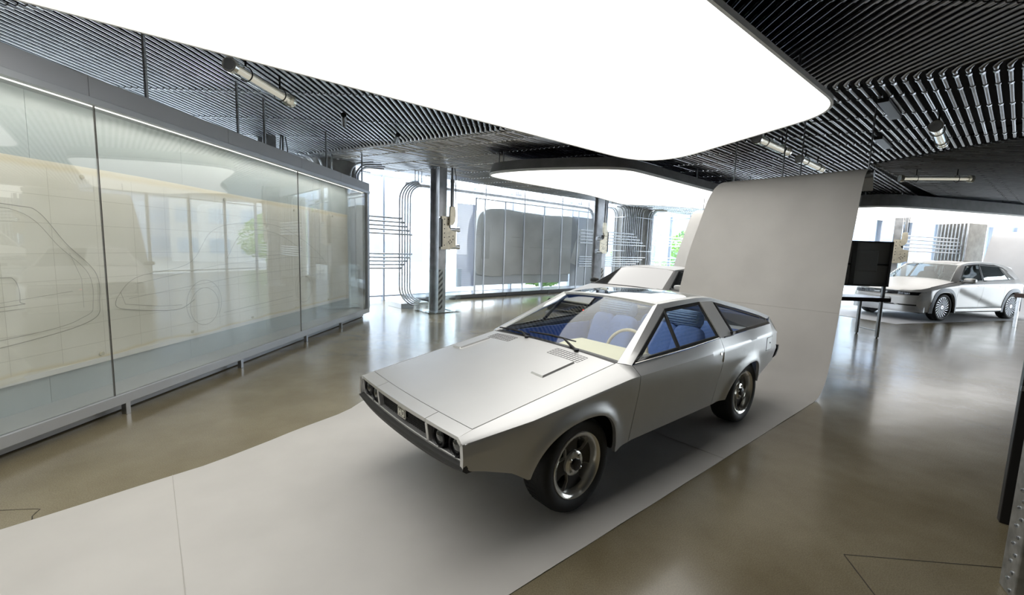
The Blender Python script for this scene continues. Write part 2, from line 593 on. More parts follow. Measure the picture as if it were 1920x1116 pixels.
window('window_3', WF(14.9, 0.95), (10.2, 15.0, 0), 0.0, 4.2, 1.6, (0.12, 3.3))
struct(obj('blocking_wall_right', MB().box((20, -6, 0), (20.2, 5, 3.6)), MT['wall'], smooth=0))  # unseen wall, added solid to keep light off the coupe flank and sweep
window('window_4', (20.1, 5, 0), (21.9, 18.4, 0), 0.0, 3.9, 1.6, (0.12, 3.2))
# ------------------------------------------------------------------ paper backdrops
def paper_mat(name, c):
    m = mat(name, c, 0.62, 0, 0.05, 2.2, 0.06, detail=8)
    return m
MT['creased'] = mat('paper crease', srgb(188, 184, 178)[:3], 0.7)
MT['paper'] = paper_mat('grey seamless paper', srgb(200, 197, 192)[:3])
PROF = [(3.30, 0.003), (3.62, 0.003), (3.76, 0.02), (3.88, 0.065), (3.97, 0.13), (4.03, 0.205), (4.106, 0.385), (4.155, 0.60), (4.21, 0.815), (4.28, 1.17), (4.352, 1.53), (4.415, 1.80), (4.477, 2.03), (4.52, 2.22), (4.558, 2.376), (4.59, 2.47), (4.636, 2.57), (4.69, 2.63), (4.747, 2.665), (4.85, 2.685), (4.97, 2.66), (5.06, 2.58), (5.10, 2.45)]
def interp(x, tab):
    if x <= tab[0][0]:
        return tab[0][1]
    for (a_, b_), (c_, d_) in zip(tab, tab[1:]):
        if x <= c_:
            return b_ + (d_ - b_) * (x - a_) / (c_ - a_)
    return tab[-1][1]
def backdrop(label, ox, oy, frame, right_y, left_tab, x_front, prof=PROF, rods=True, mat_=None, name='paper_backdrop', creases=()):
    th = thing(name, label, 'backdrop', frame(ox, oy, 0))
    base = frame(ox, oy, 0)
    def W_(x_, y_, z_):
        return frame(ox + x_, oy + y_, z_) - base
    xs = []
    x_ = x_front
    while x_ < 3.3:
        xs.append((x_, 0.003)); x_ += 0.15
    P = xs + list(prof)
    # densify the curve
    rows = []
    cum = 0
    for i, (x_, z_) in enumerate(P):
        ly = interp(x_, left_tab)
        row = []
        for j in range(25):
            u = j / 24
            y_ = ly + (right_y - ly) * u
            zz = z_
            if z_ < 0.01:
                zz += 0.0012 * (1 + math.sin(7 * x_ + 3 * y_ * math.sin(x_)))
            else:
                zz += 0.0
            xx = x_ + (0.006 * math.sin(9 * y_ + 2 * z_) * min(1, z_) if z_ > 0.3 else 0)
            row.append(W_(xx, y_, zz))
        rows.append(row)
    mb = MB()
    mb.shell(rows, lambda i, j: (0, 0, -0.002) if P[i][1] < 0.05 else -CF * -0.003)
    obj('paper_sheet', mb, mat_ or MT['paper'], th, smooth=60)
    for (x_, z_) in creases:
        ly = interp(x_, left_tab)
        mb = MB(); mb.tube([W_(x_ - 0.001 + 0.006 * math.sin(9 * y_ + 2 * z_) * (min(1, z_) if z_ > .3 else 0) - (0.001 if z_ > .1 else 0), y_, z_ + (0.0 if z_ > .1 else 0.003)) for y_ in [ly + (right_y - ly) * q / 24 for q in range(25)]], 0.0022, 6)
        obj('crease', mb, MT['creased'], th, smooth=80)
    if rods:
        ly = interp(4.9, left_tab)
        mb = MB(); mb.cyl(W_(4.86, ly - 0.04, 2.62), W_(4.86, right_y + 0.04, 2.62), 0.045, 16)
        obj('roller', mb, MT['darkgalv'], th)
        for y_ in (ly + 0.1, ly + 0.75, right_y - 0.75, right_y - 0.02):
            mb = MB(); mb.cyl(W_(4.86, y_, 2.66), W_(4.86, y_, CEIL + 0.02), 0.009, 8)
            obj('hanger', mb, MT['darkgalv'], th)
    return th
lt = [(-5, -0.8), (-2.6, -1.074), (-1.66, -1.268), (-1.28, -1.412), (-1.02, -1.533), (-0.558, -1.70), (-0.25, -1.95), (0.2, -2.0), (1.5, -1.75), (3.4, -1.22), (4.1, -1.14), (4.35, -1.06), (4.48, -0.985), (4.55, -0.93), (4.64, -0.86), (4.75, -0.80), (5.2, -0.78)]
backdrop('grey seamless paper sweeping down behind the silver coupe and out under its wheels', 0, 0, CW, 0.922, lt, -5.0, creases=((4.482, 2.045), (4.235, 0.95), (-1.87, 0.002), (1.45, 0.002)))
backdrop('grey paper sweep rising behind the partly hidden angular coupe', 4.0, -2.35, CW, 1.02, [(-5, -0.7), (3.4, -1.3), (4.1, -1.28), (4.4, -1.10), (4.6, -0.98), (5.2, -0.8)], 1.55)
F3 = Vector((-0.951, -0.308, 0)).normalized()
L3 = Vector((-F3.y, F3.x, 0))
O3 = Vector((11.31, 12.49, 0))
def C3(x, y, z=0.0):
    return O3 - F3 * x + L3 * y + Vector((0, 0, z))

# ------------------------------------------------------------------ glass display case along the left
g0 = Vector((-3.41, 3.72, 0))
CASE_ROT = math.atan2(0.998, 0.057)
case = thing('display_case', 'long low glass display case with grey metal frame holding the drawing', 'display case', g0, CASE_ROT)
A0, A1 = -3.6, 5.56
MT['fascia'] = mat('grey painted metal', (0.44, 0.45, 0.47), 0.5, 0.25, 0.04, 2)
MT['ledge'] = mat('pale metal ledge', (0.50, 0.52, 0.54), 0.4, 0.5, 0.04, 3)
MT['backpanel'] = mat('blue grey back panel', srgb(178, 188, 190)[:3], 0.35, 0, 0.02, 2)
MT['caseglass'] = pane_mat('case glass', (0.975, 0.985, 0.98), 1.1, 0.07, (0.8, 0.84, 0.83))
MT['led'] = emit('warm led line', (1.0, 0.94, 0.82), 34.0)
seams = [A0, -1.75, -0.15, 1.40, 2.95, 4.25, A1]
for a_, b_ in zip(seams, seams[1:]):
    mb = MB(); mb.box((a_ + 0.002, -0.03, 2.665), (b_ - 0.002, 0.45, 2.825)); obj('fascia_panel', mb, MT['fascia'], case, smooth=0, bevel=0.003)
mb = MB(); mb.box((A0, -0.045, 2.612), (A1, 0.06, 2.664)); obj('lower_trim', mb, MT['ledge'], case, smooth=0, bevel=0.003)
mb = MB(); mb.box((A0, 0.060, 2.636), (A1 - 0.2, 0.090, 2.640)); obj('led_strip', mb, MT['led'], case, smooth=0)
mb = MB(); mb.box((A0, 0.05, 2.641), (A1 - 0.12, 0.10, 2.664)); obj('led_channel', mb, MT['black'], case, smooth=0)
mb = MB(); mb.box((A0, -0.02, 0.105), (A1, 0.42, 0.195)); obj('ledge', mb, MT['ledge'], case, smooth=0, bevel=0.004)
for a_, b_ in zip([A0, -1.5, 0.12, 1.66, 3.2, 4.5], [-1.5, 0.12, 1.66, 3.2, 4.5, A1]):
    mb = MB(); mb.box((a_ + 0.002, 0.12, 0.012), (b_ - 0.002, 0.40, 0.105)); obj('plinth_panel', mb, MT['ledge'], case, smooth=0)
mb = MB(); mb.box((A0, 0.14, 0.0), (A1, 0.38, 0.012)); obj('plinth_gap', mb, MT['black'], case, smooth=0)
for a_ in (-2.99, -1.49, 0.006, 1.507, 3.025, 4.245):
    mb = MB(); mb.box((a_ - 0.022, -0.015, 0.0), (a_ + 0.022, 0.03, 0.105)); obj('leg', mb, MT['steel'], case, smooth=0, bevel=0.002)
for a_, b_ in ((A0, -3.07), (-3.07, -0.09), (-0.09, 2.89), (2.89, A1 - 0.12)):
    mb = MB(); mb.box((a_ + 0.003, 0.0, 0.195), (b_ - 0.003, 0.012, 2.612)); obj('glass_pane', mb, MT['caseglass'], case, smooth=0)
for a_ in (-3.07, -0.09, 2.89):
    mb = MB(); mb.box((a_ - 0.0025, -0.001, 0.195), (a_ + 0.0025, 0.013, 2.612)); obj('glass_joint', mb, MT['joint'], case, smooth=0)
for a_, b_ in ((A0, -1.9), (-1.9, -0.30), (-0.30, 1.15), (1.15, 2.55), (2.55, 3.95), (3.95, A1 - 0.06)):
    mb = MB(); mb.box((a_ + 0.0015, 0.34, 0.195), (b_ - 0.0015, 0.37, 2.665)); obj('back_panel', mb, MT['backpanel'], case, smooth=0)
mb = MB(); mb.box((A1 - 0.10, -0.03, 0.195), (A1, 0.42, 2.665)); obj('end_post', mb, MT['alu'], case, smooth=0, bevel=0.003)
mb = MB(); mb.box((A1 - 0.17, 0.015, 0.195), (A1 - 0.135, 0.05, 2.61)); obj('inner_jamb', mb, mat('bronze jamb', (0.10, 0.09, 0.07), 0.4, 0.5), case, smooth=0)
for a_ in (-3.0, -2.0, 0.42, 1.64, 2.15, 3.81, 5.30):
    mb = MB(); mb.box((a_ - 0.011, 0.01, 2.825), (a_ + 0.011, 0.032, CEIL + 0.04)); obj('support_rod', mb, MT['alu'], case, smooth=0)
mb = MB(); mb.box((4.75, 0.325, 1.05), (4.80, 0.339, 1.72)); 
# the drawing inside
MT['ledline'] = emit('crisp led line', (1.0, 0.96, 0.88), 3.0)
mb = MB(); mb.box((A0, 0.014, 2.6085), (A1 - 0.2, 0.036, 2.6112)); obj('led_line', mb, MT['ledline'], case, smooth=0)
MT['vellum'] = bpy.data.materials.new('aged tracing paper')
m = MT['vellum']; m.use_nodes = True
t = m.node_tree; b = t.nodes['Principled BSDF']
tc = t.nodes.new('ShaderNodeTexCoord'); sx = t.nodes.new('ShaderNodeSeparateXYZ')
n1 = t.nodes.new('ShaderNodeTexNoise'); n1.inputs['Scale'].default_value = 1.6; n1.inputs['Detail'].default_value = 5
t.links.new(tc.outputs['Object'], n1.inputs['Vector']); t.links.new(tc.outputs['Object'], sx.inputs[0])
cr = t.nodes.new('ShaderNodeValToRGB')
cr.color_ramp.elements[0].position = 0.3; cr.color_ramp.elements[0].color = srgb(224, 221, 207)
cr.color_ramp.elements[1].position = 0.7; cr.color_ramp.elements[1].color = srgb(236, 233, 222)
t.links.new(n1.outputs['Fac'], cr.inputs[0])
# yellowed upper edge: distance below the top edge, wobbled by noise
ad = t.nodes.new('ShaderNodeMath'); ad.operation = 'MULTIPLY_ADD'; ad.inputs[1].default_value = 0.10
t.links.new(n1.outputs['Fac'], ad.inputs[0]); t.links.new(sx.outputs[2], ad.inputs[2])
st = t.nodes.new('ShaderNodeValToRGB')
e_ = st.color_ramp.elements
e_[0].position = 0.0; e_[0].color = (0, 0, 0, 1)
e_[1].position = 1.0; e_[1].color = (0, 0, 0, 1)
for p_, v_ in ((0.05, 0.0), (0.058, 0.55), (0.075, 0.0), (0.94, 0.0), (0.963, 0.5), (0.985, 0.15)):
    q = e_.new(p_); q.color = (v_, v_, v_, 1)
mr_ = t.nodes.new('ShaderNodeMapRange'); mr_.inputs[1].default_value = 0.43; mr_.inputs[2].default_value = 2.24
t.links.new(ad.outputs[0], mr_.inputs[0]); t.links.new(mr_.outputs[0], st.inputs[0])
mxx = t.nodes.new('ShaderNodeMix'); mxx.data_type = 'RGBA'; mxx.inputs[7].default_value = srgb(216, 198, 146)
t.links.new(st.outputs[0], mxx.inputs[0]); t.links.new(cr.outputs[0], mxx.inputs[6]); t.links.new(mxx.outputs[2], b.inputs['Base Color'])
b.inputs['Roughness'].default_value = 0.7
MT['pencil'] = mat('pencil line', srgb(158, 155, 144)[:3], 0.8)
MT['pencilfaint'] = mat('faint pencil line', srgb(196, 192, 178)[:3], 0.8)
for i_, a_ in enumerate((-0.66, -0.57)):
    mb = MB(); mb.cyl((0, 0, -0.56), (0, 0, 0.1), 0.022, 10); mb.cyl((0, 0, -0.18), (0, 0, -0.1), 0.03, 10)
    o_ = obj('conduit_drop', mb, MT['galv']); o_.location = g0 + Matrix.Rotation(CASE_ROT, 3, 'Z') @ Vector((a_, 0.55, CEIL - 0.02))
    tag(o_, 'short upright conduit dropping behind the case fascia at the left edge, %s of two' % ('left', 'right')[i_], 'conduit', 'conduit drops behind the case')
sheet = thing('drawing_sheet', 'long yellowed tracing paper with faint car outlines inside the display case', 'drawing', g0, CASE_ROT)
rows = []
for i in range(60):
    a_ = A0 + 0.3 + (5.27 - A0 - 0.3) * i / 59
    rows.append([Vector((a_, 0.315 + 0.006 * math.sin(a_ * 3 + z_ * 2), z_ + 0.006 * math.sin(a_ * 2.1))) for z_ in (0.45, 0.52, 0.9, 1.4, 1.9, 2.10, 2.155)])
mb = MB(); mb.shell(rows, lambda i, j: (0, 0.002, 0))
obj('paper', mb, MT['vellum'], sheet)
mb = MB(); mb.box((A0 + 0.3, 0.312, 0.428), (5.28, 0.318, 0.472)); obj('bottom_strip', mb, mat('white edge tape', (0.75, 0.75, 0.72), 0.6), sheet, smooth=0)
MT['magnet'] = mat('cream disc magnet', (0.62, 0.58, 0.45), 0.4)
for a_, z_ in ((-2.4, 0.51), (-1.0, 0.51), (0.108, 0.51), (1.145, 0.513), (2.203, 0.512), (3.269, 0.51), (4.4, 0.51), (0.05, 2.07), (1.75, 2.07), (3.3, 2.07), (4.6, 2.07)):
    mb = MB(); mb.cyl((a_, 0.300, z_), (a_, 0.314, z_), 0.018, 16); obj('magnet', mb, MT['magnet'], sheet)
def line(pts, w_=0.006, m_='pencil', name='pencil_line', acc=None):
    mb = acc or MB()
    P = [Vector((p[0], 0.3045, p[1])) for p in pts]
    for i in range(len(P) - 1):
        d = P[i+1] - P[i]
        if d.length < 1e-6:
            continue
        q = Vector((-d.z, 0, d.x)).normalized() * w_ / 2
        mb.add([P[i] - q, P[i+1] - q, P[i+1] + q, P[i] + q], [(0, 1, 2, 3)])
    if acc is None:
        return obj(name, mb, MT[m_], sheet, smooth=0)
def bez(pts, n=14):
    out_ = []
    for i in range(len(pts) - 1):
        p0 = pts[max(i-1, 0)]; p1 = pts[i]; p2 = pts[i+1]; p3 = pts[min(i+2, len(pts)-1)]
        for k in range(n):
            u = k / n
            out_.append(tuple(0.5 * ((2*p1[c]) + (-p0[c]+p2[c])*u + (2*p0[c]-5*p1[c]+4*p2[c]-p3[c])*u*u + (-p0[c]+3*p1[c]-3*p2[c]+p3[c])*u**3) for c in (0, 1)))
    out_.append(pts[-1])
    return out_
gridmb = MB()
for i in range(24):
    a_ = -3.1 + i * 0.36
    line([(a_, 0.5), (a_, 2.1)], 0.003, acc=gridmb)
for z_ in (0.62, 0.80, 1.0, 1.2, 1.42, 1.66, 1.88):
    line([(-3.2, z_), (5.2, z_)], 0.003, acc=gridmb)
obj('grid_lines', gridmb, MT['pencilfaint'], sheet, smooth=0)
# rear view of a car body on the left third: pillar, tail, bumper
line(bez([(-3.2, 1.86), (-2.0, 1.84), (-0.9, 1.80), (-0.45, 1.78), (-0.3, 1.74), (-0.12, 1.5), (0.1, 1.25), (0.12, 1.0), (0.04, 0.83), (-0.5, 0.74), (-1.6, 0.68), (-3.0, 0.64)]), 0.006)
line(bez([(-2.6, 1.80), (-0.9, 1.76), (-0.42, 1.73), (-0.17, 1.47), (0.04, 1.24), (0.06, 0.98), (-0.02, 0.87), (-0.5, 0.79), (-2.4, 0.73)]), 0.004)
line(bez([(-2.8, 1.26), (-1.2, 1.25), (-0.62, 1.245), (-0.5, 1.22), (-0.48, 1.06), (-0.55, 1.03), (-1.6, 1.0), (-2.9, 0.97)]), 0.005)
line([(-2.9, 0.93), (-1.6, 0.965), (-0.45, 1.0)], 0.004)
line([(-2.9, 1.04), (-0.6, 1.06), (-0.1, 1.10)], 0.003)
line([(-0.10, 1.42), (-0.02, 1.2), (-0.02, 0.95)], 0.003)
# side view over the rest
line(bez([(0.28, 1.0), (0.5, 1.18), (1.15, 1.30), (1.5, 1.66), (2.0, 1.79), (2.8, 1.80), (3.5, 1.62), (4.1, 1.34), (4.35, 1.12), (4.3, 0.92)]), 0.004)
line(bez([(0.28, 1.0), (0.3, 0.90), (0.7, 0.82), (1.0, 0.80), (1.2, 0.88)]), 0.006)
line([(0.32, 1.05), (0.36, 0.93), (0.75, 0.86), (1.02, 0.84)], 0.004)
for cx_ in (1.35, 3.55):
    line([(cx_ + 0.27 * math.cos(q * PI / 20), 0.82 + 0.27 * math.sin(q * PI / 20)) for q in range(-4, 25)], 0.004)
    line([(cx_ + 0.22 * math.cos(q * PI / 16), 0.78 + 0.22 * math.sin(q * PI / 16)) for q in range(33)], 0.004)
line(bez([(1.75, 1.34), (2.08, 1.68), (2.7, 1.70), (3.2, 1.56), (3.4, 1.40), (1.75, 1.34)], 10), 0.004)
line([(0.5, 1.12), (1.6, 1.26), (3.4, 1.34), (4.25, 1.28)], 0.003)
line([(0.4, 0.98), (2.0, 1.10), (4.3, 1.16)], 0.003)
line([(1.65, 0.66), (3.2, 0.70)], 0.004)
line([(2.3, 1.7), (2.34, 0.72)], 0.003)
# ------------------------------------------------------------------ steel columns with bracket and guard
def frame_mat(s, t, z=0.0, rot=0.0):
    p = WF(s, t, z)
    a_ = ANG + rot
    return p, a_
def hbeam(mb, h, d=0.41, w_=0.205, tf=0.03, tw=0.03, z0=0.02):
    mb.box((-w_/2, -d/2, z0), (w_/2, -d/2 + tf, h))
    mb.box((-w_/2, d/2 - tf, z0), (w_/2, d/2, h))
    mb.box((-tw/2, -d/2 + tf, z0), (tw/2, d/2 - tf, h))
hz = bpy.data.materials.new('hazard stripes'); hz.use_nodes = True
t = hz.node_tree; b = t.nodes['Principled BSDF']
tc = t.nodes.new('ShaderNodeTexCoord'); mp = t.nodes.new('ShaderNodeMapping'); mp.inputs['Rotation'].default_value = (0, R(-45), 0)
wv = t.nodes.new('ShaderNodeTexWave'); wv.wave_type = 'BANDS'; wv.bands_direction = 'X'; wv.inputs['Scale'].default_value = 3.3
cr = t.nodes.new('ShaderNodeValToRGB'); cr.color_ramp.interpolation = 'CONSTANT'
cr.color_ramp.elements[0].color = (0.06, 0.06, 0.06, 1); cr.color_ramp.elements[1].position = 0.5; cr.color_ramp.elements[1].color = (0.42, 0.42, 0.40, 1)
t.links.new(tc.outputs['Object'], mp.inputs[0]); t.links.new(mp.outputs[0], wv.inputs[0]); t.links.new(wv.outputs['Fac'], cr.inputs[0]); t.links.new(cr.outputs[0], b.inputs['Base Color'])
def bolt_holes(mb, pts, y, r=0.014):
    for (x_, z_) in pts:
        mb.cyl((x_, y - 0.004, z_), (x_, y + 0.004, z_), r, 10)
def steel_column(label, p, rot, detailed=True, side=1, plate=True, h=CEIL + 0.1, group=None, arms=True):
    th = thing('steel_column', label, 'column', p, rot, group)
    mb = MB(); hbeam(mb, h); obj('beam', mb, MT['column'], th, smooth=0)
    mb = MB(); mb.box((-0.2, -0.3, 0), (0.2, 0.3, 0.02)); obj('base_plate', mb, MT['steel'], th, smooth=0, bevel=0.003)
    if detailed:
        mb = MB(); mb.box((-0.09, -0.209, 0.06), (0.02, -0.2055, 1.02)); obj('hazard_stripes', mb, hz, th, smooth=0)
    if plate:
        f_ = -0.27
        x = lambda v: v * side
        mb = MB()
        ol = [(-0.07, 1.50), (0.16, 1.50), (0.26, 1.56), (0.33, 1.56), (0.33, 1.93), (0.20, 1.95), (0.13, 2.02), (0.13, 2.27), (-0.07, 2.27)]
        mm = Matrix(((side, 0, 0, 0), (0, 0, 1, f_), (0, 1, 0, 0), (0, 0, 0, 1)))
        mb.prism(ol, -0.014, 0.014, mm)
        pl = obj('bracket_plate', mb, MT['plate'], th, smooth=0, bevel=0.003)
        mb = MB(); bolt_holes(mb, [(x(px_), z_) for px_, z_ in ((0, 2.2), (0.0, 2.08), (0, 1.98), (0, 1.88), (0, 1.78), (0, 1.6), (0.10, 2.2), (0.10, 2.1), (0.13, 1.80), (0.16, 1.72), (0.12, 1.68), (0.15, 1.64), (0.24, 1.82), (0.24, 1.74), (0.2, 1.68))], f_ - 0.013)
        obj('bolt', mb, MT['black'], pl)
        mb = MB()
        ol = [(0.10, 2.06), (0.20, 2.08), (0.26, 2.18), (0.27, 2.35), (0.25, 2.50), (0.12, 2.50)]
        mb.prism(ol, -0.03, 0.03, Matrix(((side, 0, 0, 0), (0, 0, 1, f_ - 0.05), (0, 1, 0, 0), (0, 0, 0, 1))))
        obj('upper_shoe', mb, MT['plate'], th, smooth=0, bevel=0.008)
        mb = MB(); mb.box((min(x(-0.1), x(-0.05)), -0.29, 1.56), (max(x(-0.1), x(-0.05)), -0.2, 2.2)); mb.box((min(x(0.12), x(0.18)), -0.27, 1.88), (max(x(0.12), x(0.18)), -0.2, 2.1))
        obj('clamp_block', mb, MT['black'], th, smooth=0, bevel=0.004)
        for z_, r_, l_ in ((1.97, 0.045, 0.46), (1.56, 0.05, 0.46)) if arms else ():
            mb = MB(); mb.cyl((x(0.06), -0.22, z_), (x(l_), -0.22, z_), r_, 18)
            mb.box((min(x(l_ - 0.03), x(l_)), -0.27, z_ + r_), (max(x(l_ - 0.03), x(l_)), -0.19, z_ + r_ + 0.025))
            obj('arm', mb, MT['steel'], th)
        mb = MB(); mb.cyl((x(0.19), -0.30, 2.50), (x(0.19), -0.30, 3.05), 0.042, 18); mb.cyl((x(0.19), -0.30, 3.05), (x(0.19), -0.30, 3.12), 0.05, 18); mb.cyl((x(0.19), -0.30, 3.12), (x(0.19), -0.30, h - 0.05), 0.018, 12)
        obj('actuator', mb, MT['column'], th)
        for q, o_ in enumerate((0.13, 0.25)):
            mb = MB(); mb.tube([(x(0.19 + (o_ - 0.19) * 0.5), -0.31, h - 0.04), (x(o_), -0.35, 3.2), (x(o_), -0.35, 2.8), (x(o_ + 0.01), -0.34, 2.5)], 0.009, 8)
            obj('hose', mb, MT['black'], th, smooth=80)
        mb = MB(); mb.box((min(x(-0.10), x(-0.06)), -0.24, 2.22), (max(x(-0.10), x(0.02)), -0.2, 2.26)); obj('cable_tray', mb, MT['steel'], th, smooth=0)
    return th
p, a_ = frame_mat(-0.855, -1.63)
steel_column('H-section steel column with zinc bracket and hazard stripes, beside the glass case end', p, a_)
p, a_ = frame_mat(5.44, -1.63)
steel_column('H-section steel column at the right end of the wrapped body display', p, a_, True, -1)
p, a_ = frame_mat(-4.45, -1.63)
steel_column('dark steel column whose head shows above the display case fascia', p, a_, False, 1, True)
steel_column('steel column with zinc bracket seen between the screen back and the hatchback', (12.74, 14.60, 0), R(-41), False, 1, True, arms=False)
# acrylic guard round the first column
gd = thing('acrylic_guard', 'clear acrylic guard box around the foot of the striped steel column', 'guard', WF(-0.855, -1.63), ANG)
for nm, lo, hi in (('base_tray', (-0.43, -0.40, 0.0), (0.43, 0.36, 0.035)),):
    mb = MB(); mb.box((-0.43, -0.42, 0), (0.43, -0.31, 0.04)); mb.box((-0.43, 0.31, 0), (0.43, 0.38, 0.04)); mb.box((-0.43, -0.31, 0), (-0.22, 0.31, 0.04)); mb.box((0.22, -0.31, 0), (0.43, 0.31, 0.04))
    obj(nm, mb, MT['acrylic'], gd, smooth=0)
for lo, hi in (((-0.42, -0.41, 0.04), (0.42, -0.40, 1.05)), ((-0.42, 0.36, 0.04), (0.42, 0.37, 1.05)), ((-0.42, -0.399, 0.04), (-0.41, 0.359, 1.05)), ((0.41, -0.399, 0.04), (0.42, 0.359, 1.05))):
    mb = MB(); mb.box(lo, hi); obj('acrylic_sheet', mb, MT['acrylic'], gd, smooth=0)
    
# ------------------------------------------------------------------ conduits in front of the windows
def arc(c, u, v, r, a0, a1, n=10):
    return [c + u * r * math.cos(a0 + (a1 - a0) * k / n) + v * r * math.sin(a0 + (a1 - a0) * k / n) for k in range(n + 1)]
Zv = Vector((0, 0, 1))
def loop_path(s, r, ztop, zbot, s_end, t_=-0.9):
    pts = [WF(s_end, t_, ztop)]
    pts += arc(WF(s + r, t_, ztop - r), E1, Zv, r, PI/2, PI)
    pts += arc(WF(s + r, t_, zbot + r), E1, Zv, r, PI, 1.5 * PI)
    pts += [WF(s_end, t_, zbot)]
    return pts
CR = 0.019
words5 = ('outermost', 'second from outside', 'middle', 'second from inside', 'innermost')
for i in range(5):
    s_ = -1.475 + 0.0713 * i
    r_ = 0.50 - 0.045 * i
    pts = loop_path(s_, r_, 3.125 - 0.026 * i, 0.07 + 0.03 * i, -0.97, -0.9 - 0.0)
    mb = MB(); mb.tube(pts, CR, 8)
    o = obj('conduit_loop', mb, MT['galv'], smooth=80)
    tag(o, 'tall conduit bend by the window left of the striped column, %s of five' % words5[i], 'conduit', 'bent conduits by the window')
rank = ('highest', 'second', 'third', 'fourth', 'lowest')
for i in range(5):
    z_ = 2.20 - 0.094 * i
    mb = MB(); mb.tube([WF(-6.5, -0.94, z_ + 0.02), WF(-1.475 + 0.0713 * i + 0.02, -0.94, z_)], CR, 8); mb.cyl(WF(-1.52 + 0.0713 * i, -0.94, z_), WF(-1.475 + 0.0713 * i + 0.03, -0.94, z_), CR * 1.4, 8)
    o = obj('conduit_run', mb, MT['galv'], smooth=80)
    tag(o, 'horizontal conduit across the window beside the case, %s of the upper five' % rank[i], 'conduit', 'level conduits across the window')
for i in range(5):
    z_ = 1.353 - 0.085 * i
    mb = MB(); mb.tube([WF(-6.5, -0.94, z_ + 0.01), WF(-1.19 - 0.0713 * i + 0.02, -0.94, z_)], CR, 8); mb.cyl(WF(-1.235 - 0.0713 * i, -0.94, z_), WF(-1.19 - 0.0713 * i + 0.03, -0.94, z_), CR * 1.4, 8)
    o = obj('conduit_run', mb, MT['galv'], smooth=80)
    tag(o, 'horizontal conduit across the window beside the case, %s of the lower five' % rank[i], 'conduit', 'level conduits across the window')
for i in range(3):
    mb = MB(); mb.cyl(WF(-1.06 + 0.09 * i, -0.9, 3.10), WF(-1.06 + 0.09 * i, -0.9, CEIL + 0.08), 0.009, 8)
    o = obj('hanger_rod', mb, MT['darkgalv'])
    tag(o, 'short ceiling rod holding the conduit bends, %s of three' % ('left', 'middle', 'right')[i], 'rod', 'rods over the conduit bends')
# window sill blocks
sb = thing('sill_block', 'low metal floor box under the conduit bends by the window', 'floor box', (-2.75, 11.15, 0), ANG)
mb = MB(); mb.box((-0.35, -0.42, 0), (0.42, 0.30, 0.13)); obj('body', mb, MT['alu'], sb, smooth=0, bevel=0.004)
mb = MB(); mb.box((-0.30, -0.30, 0.13), (0.36, 0.24, 0.14)); obj('grille', mb, MT['steel'], sb, smooth=0)
mb = MB(); mb.box((-3.4, -0.15, 0), (-0.85, 0.5, 0.10)); o = obj('sill_block', mb, MT['alu'], smooth=0, bevel=0.004); o.location = WF(-1.3, 0.2); o.rotation_euler = (0, 0, ANG)
tag(o, 'pale low sill block at the foot of the window beside the display case', 'sill')

# conduit-wrapped concrete columns
def wrapped_column(label, c, rx, ry, rot, n, a0, a1, h=CEIL + 0.1, step=True):
    th = thing('concrete_column', label, 'column', c, rot)
    def ring(k, a_, b_):
        ol = []
        for q in range(k):
            an = 2 * PI * q / k
            cc, ss = math.cos(an), math.sin(an)
            e_ = 0.55
            ol.append((a_ * math.copysign(abs(cc) ** e_, cc), b_ * math.copysign(abs(ss) ** e_, ss)))
        return ol
    mb = MB(); mb.prism(ring(40, rx, ry), 0, h); obj('shaft', mb, MT['concrete'], th)
    for i in range(n):
        an = a0 + (a1 - a0) * i / (n - 1)
        cc, ss = math.cos(an), math.sin(an)
        e_ = 0.55
        ux, uy = (rx + 0.045) * math.copysign(abs(cc) ** e_, cc), (ry + 0.045) * math.copysign(abs(ss) ** e_, ss)
        d_ = Vector((ux, uy, 0)).normalized()
        p_ = Vector((ux, uy, 0))
        pts = [p_ + Vector((0, 0, 0.05)), p_ + Vector((0, 0, h - 0.40))] + [p_ + d_ * (0.28 * (1 - math.cos(q * PI / 16))) + Vector((0, 0, h - 0.40 + 0.28 * math.sin(q * PI / 16))) for q in range(1, 9)] + [p_ + d_ * 0.6 + Vector((0, 0, h - 0.12))]
        mb = MB(); mb.tube(pts, 0.021, 8); obj('conduit', mb, MT['galv'], th, smooth=80)
    for z_ in (1.62, 3.0):
        pts = []
        for i in range(41):
            an = a0 + (a1 - a0) * i / 40
            cc, ss = math.cos(an), math.sin(an)
            pts.append(((rx + 0.075) * math.copysign(abs(cc) ** 0.55, cc), (ry + 0.075) * math.copysign(abs(ss) ** 0.55, ss), z_))
        mb = MB(); mb.tube(pts, 0.012, 6); obj('strap', mb, MT['galv'], th, smooth=80)
    return th
wrapped_column('concrete column clad in vertical conduits between the coupes and the window', WF(9.95, 0.05), 0.92, 0.55, ANG, 26, PI * 0.93, 2 * PI + PI * 0.07, CEIL + 0.1)
wrapped_column('conduit-clad concrete column head showing over the far end of the display case', WF(-2.85, -0.30), 0.48, 0.42, ANG, 14, PI * 0.75, 2 * PI + PI * 0.3, CEIL + 0.06)
for i in range(5):
    z_ = 2.30 - 0.112 * i
    mb = MB(); mb.cyl(WF(5.6, -0.66, z_), WF(8.98 + 0.22 * i, -0.66, z_), CR, 8)
    tag(obj('conduit_run', mb, MT['galv'], smooth=80), 'upper level conduit left of the conduit-clad column, %s of five' % rank[i], 'conduit', 'level conduits left of the clad column')
    z_ = 1.36 - 0.085 * i
    mb = MB(); mb.cyl(WF(5.6, -0.66, z_), WF(9.9 - 0.22 * i, -0.66, z_), CR, 8)
    tag(obj('conduit_run', mb, MT['galv'], smooth=80), 'lower level conduit left of the conduit-clad column, %s of five' % rank[i], 'conduit', 'level conduits left of the clad column')
